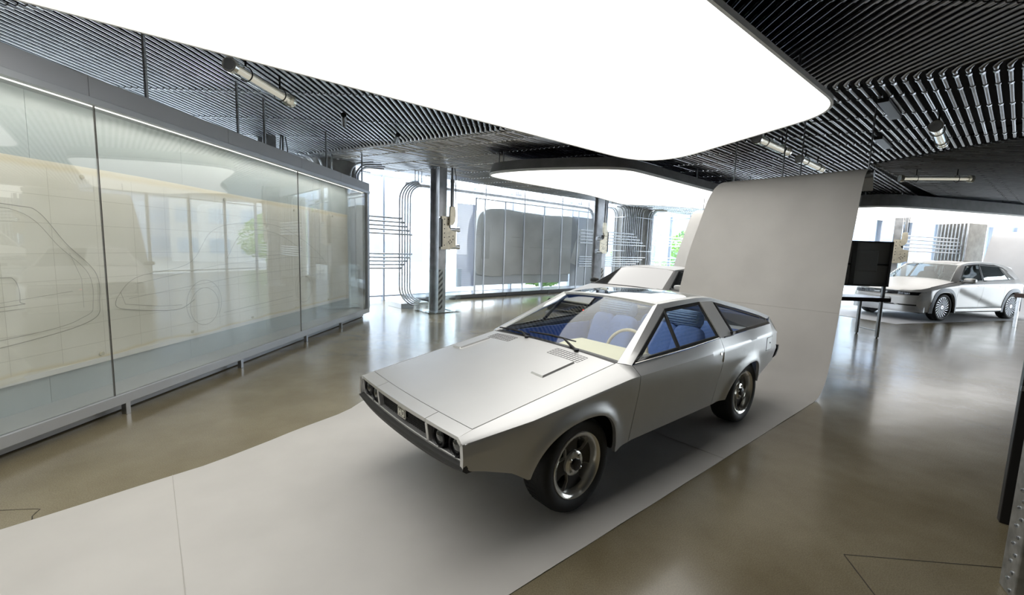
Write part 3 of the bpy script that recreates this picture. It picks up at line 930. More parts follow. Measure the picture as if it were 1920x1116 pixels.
for i in range(4):
    for z0, q in ((2.31, 'upper'), (1.35, 'lower')):
        z_ = z0 - 0.13 * i
        mb = MB(); mb.cyl(WF(10.85, -0.4, z_), WF(14.6, -0.4, z_), CR, 8)
        tag(obj('conduit_run', mb, MT['galv'], smooth=80), '%s level conduit right of the conduit-clad column, %s of four' % (q, ('highest', 'second', 'third', 'lowest')[i]), 'conduit', 'level conduits right of the clad column')
# far right: plain concrete column with conduits on its left flank
fc = thing('concrete_column', 'square concrete column with conduits on its left, behind the hatchback roof', 'column', (15.98, 15.94, 0), R(18))
mb = MB(); mb.box((-0.1, -0.42, 0), (0.95, 0.42, 3.5)); obj('shaft', mb, MT['concrete'], fc, smooth=0, bevel=0.02)
for i in range(9):
    mb = MB(); mb.tube([(-0.15, -0.42 + 0.105 * i, 0.05), (-0.15, -0.42 + 0.105 * i, 3.5)], 0.026, 8); obj('conduit', mb, MT['galv'], fc, smooth=80)
for i in range(5):
    z_ = 2.42 - 0.125 * i
    d18 = Vector((math.cos(R(18)), math.sin(R(18)), 0))
    a_ = Vector((12.85, 14.6, z_)); 
    mb = MB(); mb.cyl(a_, a_ + d18 * (3.0 + 0.1 * i) , 0.022, 8)
    tag(obj('conduit_run', mb, MT['galv'], smooth=80), 'level conduit across the window above the hatchback, %s of five' % rank[i], 'conduit', 'level conduits above the hatchback')

# ------------------------------------------------------------------ wrapped body in its glazed display
plat = thing('plinth', 'low dark plinth running along the window under the wrapped body display', 'plinth', WF(0, 0), ANG)
mb = MB(); mb.box((-0.45, 0.13, 0.03), (8.1, 0.93, 0.13)); obj('deck', mb, mat('dark plinth', (0.05, 0.05, 0.05), 0.35, 0.4), plat, smooth=0, bevel=0.005)
mb = MB(); mb.box((-0.40, 0.20, 0.0), (8.05, 0.90, 0.03)); obj('kick', mb, MT['black'], plat, smooth=0)
for s_ in (0.9, 2.9, 4.9, 6.9):
    mb = MB(); mb.box((s_, 0.118, 0.0), (s_ + 0.03, 0.135, 0.13)); obj('joint_strip', mb, MT['black'], plat, smooth=0)
def screen_mat(name, col, openness, rough=0.5):
    m = bpy.data.materials.new(name); m.use_nodes = True
    t = m.node_tree; b = t.nodes['Principled BSDF']
    b.inputs['Base Color'].default_value = (*col, 1); b.inputs['Roughness'].default_value = rough
    o = [n_ for n_ in t.nodes if n_.type == 'OUTPUT_MATERIAL'][0]
    tr = t.nodes.new('ShaderNodeBsdfTransparent')
    mx = t.nodes.new('ShaderNodeMixShader')
    mx.inputs[0].default_value = openness
    tc = t.nodes.new('ShaderNodeTexCoord'); wv = t.nodes.new('ShaderNodeTexWave'); wv.wave_type = 'BANDS'; wv.bands_direction = 'Z'; wv.inputs['Scale'].default_value = 14; wv.inputs['Distortion'].default_value = 0.4
    mr_ = t.nodes.new('ShaderNodeMapRange'); mr_.inputs[3].default_value = openness - 0.08; mr_.inputs[4].default_value = openness + 0.08
    t.links.new(tc.outputs['Object'], wv.inputs[0]); t.links.new(wv.outputs['Fac'], mr_.inputs[0]); t.links.new(mr_.outputs[0], mx.inputs[0])
    t.links.new(b.outputs[0], mx.inputs[1]); t.links.new(tr.outputs[0], mx.inputs[2]); t.links.new(mx.outputs[0], o.inputs[0])
    return m
MT['dullglass'] = pane_mat('etched glass', (0.96, 0.97, 0.98), 0.35, 0.06, (0.7, 0.72, 0.74), 0.2)
MT['scrim'] = screen_mat('woven metal scrim', (0.60, 0.61, 0.60), 0.15)
MT['scrimopen'] = screen_mat('open woven scrim', (0.36, 0.37, 0.39), 0.28)
MT['frost'] = screen_mat('frosted glass', (0.50, 0.56, 0.70), 0.30, 0.3)
MT['wrapmat'] = mat('grey wrapping film', (0.62, 0.62, 0.585), 0.7, 0, 0.10, 2, 0.25)
vb = thing('glazed_display', 'tall glazed display box with metal scrim around the wrapped body', 'display', WF(0, 0), ANG)
S0, S1 = 1.66, 7.75
T0, T1 = 0.25, 0.85
for i, s_ in enumerate((1.66, 2.02, 2.86, 3.72, 4.66, 5.62, 6.55, 7.10, 7.73)):
    mb = MB(); mb.box((s_ - 0.02, T0 - 0.02, 0.13), (s_ + 0.02, T0 + 0.02, 3.06 if i % 2 == 0 else 3.06)); obj('post', mb, MT['alu'], vb, smooth=0)
for s_ in (2.05, 3.72, 5.62, 7.15):
    mb = MB(); mb.cyl((s_, T0, 3.06), (s_, T0, CEIL + 0.1), 0.014, 8); obj('hanger', mb, MT['darkgalv'], vb)
mb = MB(); mb.box((S0, T0 - 0.015, 3.05), (S1, T0 + 0.015, 3.08)); obj('head_rail', mb, MT['alu'], vb, smooth=0)
mb = MB(); mb.box((S0 - 0.01, T0, 3.05), (S0 + 0.015, T1, 3.075)); obj('side_rail', mb, MT['alu'], vb, smooth=0)
mb = MB(); mb.box((S0 - 0.012, T0 - 0.006, 0.13), (S1, T0 + 0.004, 3.05)); obj('front_glass', mb, MT['dullglass'], vb, smooth=0)
mb = MB(); mb.box((S0 - 0.66, T0 + 0.02, 0.36), (S0 - 0.022, T0 + 0.03, 2.86)); obj('frosted_side', mb, MT['frost'], vb, smooth=0)
mb = MB(); mb.box((S0 + 0.02, T0 + 0.20, 0.36), (6.35, T0 + 0.21, 0.78)); obj('lower_scrim', mb, MT['scrim'], vb, smooth=0)
mb = MB(); mb.box((6.3, T0 + 0.08, 0.2), (S1, T0 + 0.09, 2.85)); obj('right_scrim', mb, MT['scrimopen'], vb, smooth=0)
mb = MB(); mb.box((S1, T0 + 0.0, 0.13), (S1 + 0.02, T1 - 0.02, 2.85)); obj('end_scrim', mb, MT['scrim'], vb, smooth=0)
# the wrapped car body, carried on its side
wb = thing('wrapped_car_body', 'grey film-wrapped car body turned on its side inside the glazed display', 'car body', WF(0, 0), ANG)
ol = [(1.70, 0.86), (1.68, 1.5), (1.72, 2.3), (1.86, 2.66), (2.15, 2.80), (2.6, 2.85), (3.15, 2.87), (3.6, 2.83), (4.4, 2.82), (5.2, 2.80), (5.9, 2.84), (6.55, 2.86), (6.75, 2.80), (6.98, 2.60), (7.10, 2.30), (7.15, 1.9), (7.15, 1.4), (7.08, 1.0), (6.90, 0.74), (6.62, 0.63), (5.8, 0.64), (4.7, 0.65), (3.4, 0.68), (3.2, 0.62), (2.4, 0.63), (2.2, 0.66), (1.8, 0.69)]
ol = smooth_outline([(1.66 + (a_ - 1.66) * .945, b_) for a_, b_ in ol], 2)
cx_, cz_ = 4.4, 1.76
rows = []
for q in range(7):
    u = q / 6
    f_ = math.sin(PI * (0.12 + 0.76 * u)) ** 0.35
    y_ = 0.33 + 0.44 * u
    rows.append([Vector((cx_ + (a_ - cx_) * (0.93 + 0.07 * f_), y_ + 0.004 * math.sin(a_ * 6 + b_ * 9), cz_ + (b_ - cz_) * (0.93 + 0.07 * f_))) for a_, b_ in ol + ol[:1]])
mb = MB(); mb.grid(rows)
mb.add(rows[0][:-1], [tuple(range(len(ol)))]); mb.add(rows[-1][:-1], [tuple(range(len(ol)))])
body = obj('film_shell', mb, MT['wrapmat'], wb, smooth=50)
MT['film2'] = mat('pale film patch', (0.5, 0.5, 0.47), 0.5)
for lo, hi in (((1.98, 0.318, 1.22), (2.3, 0.328, 2.10)), ((3.25, 0.315, 1.93), (3.62, 0.326, 1.96)), ((3.3, 0.316, 1.62), (3.75, 0.328, 1.64)), ((4.6, 0.316, 1.90), (5.2, 0.328, 1.92)), ((4.1, 0.316, 1.62), (6.3, 0.328, 1.635))):
    mb = MB(); mb.box(lo, hi); obj('film_fold', mb, MT['film2'], body, smooth=0)
mb = MB(); mb.box((7.13, 0.45, 1.3), (7.55, 0.6, 1.95)); mb.box((7.2, 0.44, 1.35), (7.25, 0.61, 1.9)); obj('mount_arm', mb, MT['column'], wb, smooth=0)
# pipe over the display
bpz = thing('overhead_pipe', 'thick dark pipe running along the window over the wrapped body display', 'pipe', WF(0, 0), ANG)
mb = MB(); mb.tube([(-0.6, 0.5, 3.27)] + [(7.2 * q / 10, 0.5, 3.27) for q in range(11)] + [(7.45, 0.5, 3.26), (7.62, 0.5, 3.18), (7.72, 0.5, 3.0), (7.74, 0.5, 2.7)], 0.065, 14)
obj('main_pipe', mb, MT['column'], bpz, smooth=80)
for s_ in (3.55, 3.62, 3.69, 3.76, 6.85, 6.92, 7.0):
    mb = MB(); mb.cyl((s_, 0.5, 3.3), (s_, 0.5, CEIL + 0.1), 0.012, 8); obj('hanger', mb, MT['darkgalv'], bpz)

# ------------------------------------------------------------------ tube lights and small fittings overhead
MT['lampwhite'] = mat('white reflector', (0.85, 0.85, 0.82), 0.4)
MT['lamp'] = emit('dim warm tube', (1.0, 0.95, 0.78), 0.55)
MT['housing'] = pane_mat('clear tube housing', (0.97, 0.98, 0.98), 1.0)
def tube_light(label, a_, b_, r_=0.062):
    a_, b_ = Vector(a_), Vector(b_)
    d = (b_ - a_); L = d.length
    th = thing('tube_light', label, 'lamp', a_, math.atan2(d.y, d.x), 'tube lights under the conduit ceiling')
    mb = MB(); mb.cyl((0.02, 0, 0), (L - 0.02, 0, 0), r_, 20); obj('housing', mb, MT['housing'], th)
    for x0, x1 in ((-0.02, 0.03), (L - 0.03, L + 0.02)):
        mb = MB(); mb.cyl((x0, 0, 0), (x1, 0, 0), r_ * 1.12, 20); obj('end_cap', mb, MT['chrome'], th)
    mb = MB(); mb.cyl((-0.024, 0, 0), (-0.02, 0, 0), r_ * 0.9, 20); obj('end_lens', mb, MT['column'], th)
    for o_ in (-0.02, 0.022):
        mb = MB(); mb.cyl((0.06, o_, -0.012), (L - 0.06, o_, -0.012), 0.014, 12); obj('lamp_tube', mb, MT['lamp'], th)
    mb = MB(); mb.box((0.05, -0.035, 0.012), (L - 0.05, 0.035, 0.03)); obj('reflector', mb, MT['lampwhite'], th, smooth=0)
    for x_ in (0.22 * L, 0.8 * L):
        mb = MB(); mb.cyl((x_, 0, r_), (x_, 0, CEIL + 0.0 - a_.z), 0.010, 8); mb.tube([(x_, (r_ + 0.006) * math.cos(q * PI / 10), (r_ + 0.006) * math.sin(q * PI / 10)) for q in range(21)], 0.006, 6)
        obj('clip', mb, MT['black'], th)
    return th
tube_light('clear cylindrical tube light above the display case, left of the huge panel', (-2.706, 4.266, 3.2), (-2.655, 5.255, 3.2))
tube_light('clear tube light high at the right among wide dark conduits', (5.02, 5.42, 3.2), (5.80, 6.14, 3.2))
tube_light('clear tube light close under the tip of the huge panel, over the paper sweep', (3.321, 6.219, 3.2), (4.172, 6.929, 3.2))
tube_light('clear tube light just above the top edge of the big paper sweep', (4.67, 7.373, 3.2), (5.55, 8.13, 3.2))
tube_light('long clear tube light under the dark smooth ceiling at far right', (7.60, 8.80, 3.2), (8.78, 8.60, 3.2))
def black_fit(label, a_, b_, r_, cat='speaker'):
    mb = MB(); mb.cyl(a_, b_, r_, 14)
    m_ = (Vector(a_) + Vector(b_)) / 2
    th = thing('spotlight', label, cat, m_)
    mb = MB(); mb.cyl(Vector(a_) - m_, Vector(b_) - m_, r_, 14); obj('body', mb, MT['black'], th)
    mb = MB(); mb.cyl((0, 0, 0.0), (0, 0, CEIL - m_.z), 0.008, 8); obj('stem', mb, MT['black'], th)
black_fit('small black spotlight between conduits left of the huge panel', (-2.47, 6.40, 3.25), (-2.36, 6.10, 3.30), 0.035, 'spotlight')
black_fit('small black spotlight near the ceiling fold before the window', (-2.02, 7.45, 3.28), (-1.90, 7.13, 3.31), 0.035, 'spotlight')
for label, a_, b_ in (('black slot speaker between conduits, nearer the huge panel tip', (4.05, 5.05, 3.33), (4.70, 5.62, 3.33)), ('black slot speaker between conduits, nearer the paper sweep', (5.25, 6.55, 3.33), (5.85, 7.08, 3.33))):
    a_, b_ = Vector(a_), Vector(b_); d = b_ - a_
    mb = MB(); mb.box((0, -0.05, 0), (d.length, 0.05, 0.05)); o = obj('slot_speaker', mb, MT['black'], smooth=0, bevel=0.006); o.location = a_; o.rotation_euler = (0, 0, math.atan2(d.y, d.x))
    tag(o, label, 'speaker')

# ------------------------------------------------------------------ screen on its steel table, right of the sweep
MT['tabletop'] = mat('dark brown worktop', (0.022, 0.016, 0.013), 0.3)
tb = thing('display_table', 'dark-topped table on square steel legs right of the paper sweep', 'table', (6.95, 8.98, 0), 0)
mb = MB(); mb.box((-0.95, -0.36, 0.755), (0.62, 0.36, 0.835)); obj('tabletop', mb, MT['tabletop'], tb, smooth=0, bevel=0.004)
for x_, y_ in ((0.53, -0.24), (0.51, 0.26), (-0.85, -0.24), (-0.85, 0.26)):
    mb = MB(); mb.box((x_ - 0.025, y_ - 0.025, 0.02), (x_ + 0.025, y_ + 0.025, 0.755)); lg = obj('leg', mb, MT['steel'], tb, smooth=0, bevel=0.003)
    mb = MB(); mb.cyl((x_, y_, 0), (x_, y_, 0.02), 0.016, 10); obj('foot', mb, MT['black'], lg)
mb = MB(); mb.box((0.51, -0.24, 0.14), (0.53, 0.26, 0.155)); obj('stretcher', mb, MT['steel'], tb, smooth=0)
MT['tvframe'] = mat('dark frame', (0.06, 0.06, 0.062), 0.45)
sc = thing('screen', 'dark framed screen seen from behind, standing on posts over the steel table', 'screen', (6.95, 8.76, 0.835), 0)
mb = MB(); mb.box((-0.42, 0.0, 0.235), (0.60, 0.035, 1.11)); obj('back_panel', mb, mat('charcoal panel', (0.30, 0.31, 0.32), 0.5), sc, smooth=0)
for lo, hi in (((-0.44, -0.04, 0.225), (-0.40, 0.04, 1.115)), ((0.575, -0.04, 0.225), (0.62, 0.04, 1.115)), ((-0.44, -0.04, 1.085), (0.62, 0.04, 1.12)), ((-0.44, -0.04, 0.22), (0.62, 0.04, 0.255))):
    mb = MB(); mb.box(lo, hi); obj('frame_bar', mb, MT['tvframe'], sc, smooth=0, bevel=0.003)
mb = MB(); mb.box((-0.17, -0.03, 0.25), (-0.09, 0.0, 1.09)); obj('mount_rail', mb, MT['tvframe'], sc, smooth=0)
mb = MB(); mb.box((-0.10, -0.022, 0.52), (0.36, 0.0, 0.93)); obj('rear_cover', mb, mat('dark rear cover', (0.26, 0.27, 0.28), 0.5), sc, smooth=0, bevel=0.01)
mb = MB(); mb.box((0.36, -0.025, 0.64), (0.58, 0.0, 0.675)); mb.box((-0.40, -0.025, 0.64), (-0.17, 0.0, 0.675)); obj('mount_bracket', mb, MT['black'], sc, smooth=0)
for x_ in (0.56, -0.39):
    mb = MB(); mb.box((x_ - 0.028, -0.02, 0.0), (x_ + 0.028, 0.02, 0.22)); obj('post', mb, MT['steel'], sc, smooth=0)
bk = thing('open_book', 'open booklet lying on the dark table below the screen', 'book', (6.25, 8.85, 0.835), R(12))
for sg in (-1, 1):
    mb = MB(); mb.grid([[Vector((sg * 0.15 * u, -0.1, 0.004 + 0.022 * math.sin(u * PI) * (1 - 0.4 * u))), Vector((sg * 0.15 * u, 0.1, 0.004 + 0.022 * math.sin(u * PI) * (1 - 0.4 * u)))] for u in [q / 8 for q in range(9)]])
    mb.add([Vector((0, -0.1, 0)), Vector((sg * 0.15, -0.1, 0)), Vector((sg * 0.15, 0.1, 0)), Vector((0, 0.1, 0))], [(0, 1, 2, 3)])
    obj('page_block', mb, mat('book page', (0.7, 0.68, 0.62), 0.7), bk)
# table at the right edge
t2 = thing('side_table', 'brown-topped steel table cut off by the right edge before the hatchback', 'table', (13.45, 10.85, 0), R(18))
mb = MB(); mb.box((-0.62, -0.35, 0.76), (1.2, 0.35, 0.86)); obj('tabletop', mb, mat('brown table edge', (0.11, 0.055, 0.035), 0.4), t2, smooth=0, bevel=0.004)
for x_, y_ in ((-0.56, -0.10), (-0.52, 0.30), (1.1, -0.3), (1.1, 0.3)):
    mb = MB(); mb.box((x_ - 0.028, y_ - 0.028, 0.0), (x_ + 0.028, y_ + 0.028, 0.76)); obj('leg', mb, MT['steel'], t2, smooth=0, bevel=0.003)
# black partition and galvanised post by the right edge
pt = thing('partition', 'tall black partition panel at the right edge of the floor', 'partition', (3.05, 2.511, 0), R(-39))
mb = MB(); mb.box((0.0, 0.0, 0.0), (1.5, 0.06, 2.3)); obj('panel', mb, MT['black'], pt, smooth=0, bevel=0.003)
mb = MB(); mb.box((-0.004, -0.008, 0.84), (0.03, 0.0, 0.87)); obj('latch', mb, MT['steel'], pt, smooth=0)
gp = thing('galvanised_post', 'bolted galvanised post in the bottom right corner', 'post', (2.52, 1.90, 0), R(-30))
mb = MB(); mb.box((-0.085, -0.07, 0.0), (0.085, 0.07, 3.4)); obj('shaft', mb, mat('galvanised sheet', (0.42, 0.43, 0.43), 0.35, 0.7, 0.3, 18), gp, smooth=0, bevel=0.006)
for q in range(40):
    mb = MB(); mb.lathe([(0.010, 0), (0.009, 0.005), (0.004, 0.008)], Matrix.Translation((-0.085, -0.03 + 0.03 * (q % 2), 0.03 + q * 0.045)) @ Matrix.Rotation(-PI / 2, 4, 'Y'), 8); obj('bolt', mb, MT['steel'], gp)
# ------------------------------------------------------------------ the silver coupe
def tabf(tab, k):
    T_ = [(r_[0], r_[k]) for r_ in tab]
    return lambda x: interp(x, T_)
MT['gap'] = mat('panel gap black', (0.01, 0.01, 0.01), 0.7)
MT['trim'] = mat('black window trim', (0.012, 0.012, 0.012), 0.35)
MT['carglass'] = pane_mat('car glass', (0.98, 0.99, 0.985), 0.85)
MT['sideglass'] = pane_mat('side glass', (0.985, 0.99, 0.99), 0.5)
MT['mirrorglass'] = mat('reflective dark glass', (0.02, 0.02, 0.022), 0.05, 0, coat=1.0, spec=1.0)
MT['mirrorglass'].node_tree.nodes['Principled BSDF'].inputs['IOR'].default_value = 2.0
MT['roofglass'] = mat('dark roof glass', (0.012, 0.013, 0.015), 0.04, 0, spec=0.8)
MT['blue'] = mat('blue cloth', srgb(108, 138, 198)[:3], 0.85, 0, 0.08, 40, 0.2)
MT['bluedark'] = mat('navy trim', srgb(88, 118, 182)[:3], 0.7, 0, 0.08, 20, 0.15)
MT['cord'] = mat('grey blue corduroy', srgb(145, 170, 204)[:3], 0.9, 0, 0.08, 60, 0.3)
MT['cream'] = mat('cream dash cover', srgb(224, 220, 190)[:3], 0.6, 0, 0.02, 6)
MT['bumper'] = mat('black rubber bumper', (0.03, 0.03, 0.028), 0.6)
MT['lens'] = pane_mat('lamp lens', (0.9, 0.92, 0.92), 2.2)
MT['brake'] = mat('wheel black', (0.012, 0.012, 0.012), 0.28)

coupe = thing('silver_coupe', 'matte silver wedge-shaped coupe with blue seats, parked on the paper sweep', 'car', CO, TH)
def V(x, y, z):
    return Vector((-x, y, z))

TT = [(-.825,.615,.667),(-.733,.612,.686),(.365,.645,.867),(.42,.718,.858),(1.156,.735,.884),(1.617,.735,.909),(1.887,.722,.905),(2.90,.655,.906),(2.96,.62,.925),(3.08,.578,.955),(3.14,.60,.87),(3.19,.622,.80)]
CC = [(-.825,.652,.642),(-.428,.722,.692),(.353,.782,.80),(1.273,.785,.814),(2.3,.75,.826),(2.85,.70,.82),(3.05,.66,.805),(3.19,.63,.79)]
LL = [(-.825,.660,.575),(-.4,.722,.622),(.36,.768,.70),(1.5,.771,.705),(2.3,.745,.69),(2.85,.70,.65),(3.19,.64,.615)]
SS = [(-.825,.660,.516),(-.70,.665,.48),(-.53,.68,.42),(-.44,.68,.365),(.30,.675,.298),(.50,.675,.312),(1.684,.675,.314),(1.94,.675,.33),(2.595,.67,.37),(3.06,.65,.50),(3.19,.635,.60)]
ARCH = [(0.0, .43, .305, .27, .63), (2.31, .42, .285, .27, .622)]
def arch_z(x):
    for (c, wf_, wr_, z0, zt) in ARCH:
        u = (x - c) / (wf_ if x < c else wr_)
        if abs(u) < 1:
            return z0 + (zt - z0) * (1 - abs(u) ** 2.2) ** (1 / 2.2)
    return None
ARCH_PTS = []
for (c, wf_, wr_, z0, zt) in ARCH:
    for q in range(81):
        an = PI * q / 80
        cc, ss_ = math.cos(an), math.sin(an)
        ARCH_PTS.append((c - (wf_ if cc > 0 else wr_) * math.copysign(abs(cc) ** (2/2.2), cc), z0 + (zt - z0) * abs(ss_) ** (2/2.2)))
def side_y(x, z):
    k = [(tabf(SS, 2)(x), tabf(SS, 1)(x)), (tabf(LL, 2)(x), tabf(LL, 1)(x)), (tabf(CC, 2)(x), tabf(CC, 1)(x)), (tabf(TT, 2)(x), tabf(TT, 1)(x))]
    def poly(zz):
        if zz <= k[0][0]:
            return k[0][1]
        for (a_, b_), (c_, d_) in zip(k, k[1:]):
            if zz <= c_:
                return b_ + (d_ - b_) * (zz - a_) / max(1e-6, c_ - a_)
        return k[-1][1]
    e_ = 0.006
    y = (poly(z - e_) + 2 * poly(z) + poly(z + e_)) / 4 if z < k[3][0] - e_ else poly(z)
    d2 = min((x - px_) ** 2 + (z - pz_) ** 2 for px_, pz_ in ARCH_PTS)
    d_ = math.sqrt(d2)
    y += 0.030 * math.exp(-(d_ / 0.055) ** 2)
    return y
def side_panel(name, x0, x1, shear0=None, shear1=None, label=None):
    xs = set()
    n_ = int((x1 - x0) / 0.02)
    for i in range(n_ + 1):
        xs.add(round(x0 + (x1 - x0) * i / n_, 4))
    for (c, wf_, wr_, _, _) in ARCH:
        for s_, w_ in ((-1, wf_), (1, wr_)):
            for q in range(1, 10):
                xx = c + s_ * w_ * (1 - 0.004 * q * q / 2)
                if x0 < xx < x1:
                    xs.add(round(xx, 4))
    for tab in (TT, CC, LL, SS):
        for r_ in tab:
            if x0 < r_[0] < x1:
                xs.add(r_[0])
    xs = sorted(xs)
    xs = [x_ for i, x_ in enumerate(xs) if i == 0 or x_ - xs[i-1] > 0.002]
    for sg in (1, -1):
        rows = []
        for x_ in xs:
            zt, zc, zs = tabf(TT, 2)(x_), tabf(CC, 2)(x_), tabf(SS, 2)(x_)
            az = arch_z(x_)
            if az is not None:
                zs = max(zs, az)
            zl = tabf(LL, 2)(x_)
            zz = [zt + (zc - zt) * q / 5 for q in range(5)] + [zc + 0.006 * 0]
            zz = sorted({round(a_, 5) for a_ in zz}, reverse=True)
            while len(zz) < 6:
                zz.append(zz[-1] - 1e-4)
            lowtop = zc
            zz += [lowtop + (zs - lowtop) * (q / 16) for q in range(1, 17)]
            row = []
            for z_ in zz:
                dx = 0
                if shear0 and x_ < x0 + 0.15:
                    dx += shear0(z_) * (1 - (x_ - x0) / 0.15)
                if shear1 and x_ > x1 - 0.15:
                    dx += shear1(z_) * (1 - (x1 - x_) / 0.15)
                row.append(V(x_ + dx, sg * side_y(x_, z_), z_))
            rows.append(row)
        mb = MB(); mb.shell(rows, lambda i, j: (0, -sg * (0.012 if j < 5 else 0.025), -.022 if j < 5 else 0))
        o = obj(name, mb, MT['paint'], coupe, smooth=28)
        yield sg, o
sh_f = lambda z: (0.85 - z) * 0.13
sh_r = lambda z: (0.85 - z) * 0.10 - 0.01
fenders = dict(side_panel('front_fender', -.822, .432, None, sh_f))
doors = dict(side_panel('door', .438, 1.640, sh_f, sh_r))
quarters = dict(side_panel('rear_quarter', 1.646, 3.19, sh_r, None))
# door furniture, fuel flap, crease line
for sg in (1, -1):
    y_ = side_y(1.575, .79)
    mb = MB(); mb.cyl(V(1.575, sg * (y_ - 0.004), .792), V(1.575, sg * (y_ + 0.006), .794), 0.011, 16); obj('lock', mb, MT['chrome'], doors[sg])
    mb = MB(); mb.box((-1.637, sg * y_ - 0.012, 0.72), (-1.633, sg * y_ + 0.003, 0.80)); obj('latch_edge', mb, MT['chrome'], doors[sg])
rows = []
for i in range(6):
    x_ = 2.70 + 0.17 * i / 5
    rows.append([V(x_, side_y(x_, z_) + 0.0025, z_) for z_ in (0.665, 0.70, 0.74, 0.785)])
mb = MB(); mb.shell(rows, lambda i, j: (0, -0.01, 0)); fl_ = obj('fuel_flap', mb, MT['paint'], quarters[1], smooth=30)
mb = MB()
for a_, b_ in (((2.695, .66), (2.695, .79)), ((2.875, .66), (2.875, .79)), ((2.695, .66), (2.875, .66)), ((2.695, .79), (2.875, .79))):
    mb.cyl(V(a_[0], side_y(a_[0], a_[1]), a_[1]), V(b_[0], side_y(b_[0], b_[1]), b_[1]), 0.0022, 6)
obj('flap_gap', mb, MT['gap'], fl_)
mb = MB(); mb.cyl(V(2.80, side_y(2.8, .73) - 0.002, .73), V(2.80, side_y(2.8, .73) + 0.006, .73), 0.008, 10); obj('flap_lock', mb, MT['black'], fl_)
# hood
HY, HZ = tabf([(-.83,.615),(-.733,.612),(.365,.645)], 1), tabf([(-.83,.666),(-.733,.686),(.365,.867)], 1)
def hood_pt(x, u, dz=0.0, inset=0.009):
    """u in -1..1 across the hood; the front edge bows forward in the middle"""
    y_ = u * (HY(x) - inset)
    cr_ = 0.010 + 0.010 * (x + .83)
    return V(x, y_, HZ(x) + cr_ * (1 - u * u) + dz)
def bow(u):
    return -0.028 * (1 - u * u)
rows = []
for i in range(31):
    s_ = i / 30
    rows.append([])
    for j in range(25):
        u = -1 + 2 * j / 24
        x_ = (-.733 + bow(u)) * (1 - s_) + (.352 + 0.0 * u) * s_
        rows[-1].append(hood_pt(x_, u))
mb = MB(); mb.shell(rows, lambda i, j: (0, 0, -0.018)); hood = obj('hood', mb, MT['paint'], coupe, smooth=50)
# dark gap tray under the hood joints
rows = [[hood_pt(x_, u, -0.02, -0.012) for u in [-1 + 2 * j / 8 for j in range(9)]] for x_ in (-.80, -.6, -.2, .1, .40)]
mb = MB(); mb.grid(rows); obj('engine_bay', mb, MT['gap'], coupe)
for yc in (0.395, -0.53):
    rows = []
    for i in range(7):
        x_ = -.105 + .29 * (0, .02, .25, .5, .75, .985, 1)[i]
        rows.append([])
        for j in range(5):
            y_ = yc - .055 + .11 * (0, .05, .5, .95, 1)[j]
            h = 0.011 if 0 < i < 6 and 0 < j < 4 else 0.0
            if i == 6:
                h = 0.0
            rows[-1].append(hood_pt(x_, y_ / (HY(x_) - .004), h + 0.0005))
    mb = MB(); mb.shell(rows, lambda i, j: (0, 0, -0.012)); obj('hood_blister', mb, MT['paint'], coupe, smooth=25)
for y0, y1 in ((.17, .46), (-.54, -.27)):
    mb = MB()
    for i in range(5):
        x_ = .205 + .10 * i / 4
        mb.tube([hood_pt(x_, (y0 + (y1 - y0) * q / 6) / .64, 0.0004) for q in range(7)], 0.0015, 6)
    for q in range(12):
        y_ = y0 + (y1 - y0) * q / 11
        mb.tube([hood_pt(.205 + .10 * i / 3, y_ / .64, 0.0003) for i in range(4)], 0.0011, 6)
    obj('hood_vent', mb, MT['gap'], coupe)
# nose
def FX(y, z):
    return -.846 + .030 * (y / .62) ** 2 + (0.667 - z) * 0.13
NB = [-.612, -.318, .318, .612]
for a_, b_ in zip(NB, NB[1:]):
    rows = []
    for i in range(5):
        s_ = i / 4
        row = []
        for j in range(13):
            y_ = a_ + .002 + (b_ - a_ - .004) * j / 12
            u = y_ / .612
            xa = FX(y_, .667); xb = -.737 + bow(u)
            x_ = xa + (xb - xa) * s_
            p_ = hood_pt(x_, u, 0.0)
            row.append(V(x_, y_, p_.z - 0.003 * (1 - s_) ** 3))
        rows.append(row)
    mb = MB(); mb.shell(rows, lambda i, j: (0, 0, -0.018)); obj('nose_panel', mb, MT['paint'], coupe, smooth=40)
def face_bar(name, y0, y1, z0, z1, depth, n=16, mat_='paint', fwd=0.0):
    rows = []
    for j in range(n + 1):
        y_ = y0 + (y1 - y0) * j / n
        rows.append([V(FX(y_, z) - fwd, y_, z) for z in (z0, z1)])
    mb = MB(); mb.shell(rows, lambda i, j: (-depth, 0, 0))
    return obj(name, mb, MT[mat_], coupe, smooth=40, bevel=0.004)
face_bar('upper_rail', -.613, .613, .645, .6645, .055)
face_bar('lower_rail', -.658, .658, .516, .545, .06)
for y0, y1 in ((-.330, -.306), (.306, .330), (.612, .658), (-.658, -.612)):
    face_bar('face_divider', y0, y1, .540, .6445, .062, 2)
face_bar('grille', -.306, .306, .545, .645, .02, 16, 'gap', -.034)
face_bar('lamp_recess', .330, .636, .545, .645, .015, 8, 'gap', -.060)
face_bar('lamp_recess', -.636, -.330, .545, .645, .015, 8, 'gap', -.060)
mb = MB()
for q in range(26):
    y_ = -.30 + .6 * q / 25
    mb.cyl(V(FX(y_, .55) + .032, y_, .548), V(FX(y_, .642) + .032, y_, .642), 0.002, 6)
for z_ in (.56, .575, .59, .605, .62, .635):
    mb.tube([V(FX(y_, z_) + .032, y_, z_) for y_ in [-.3 + .6 * q / 12 for q in range(13)]], 0.002, 6)
obj('grille_mesh', mb, mat('dark grille mesh', (0.014, 0.014, 0.014), 0.5), coupe)
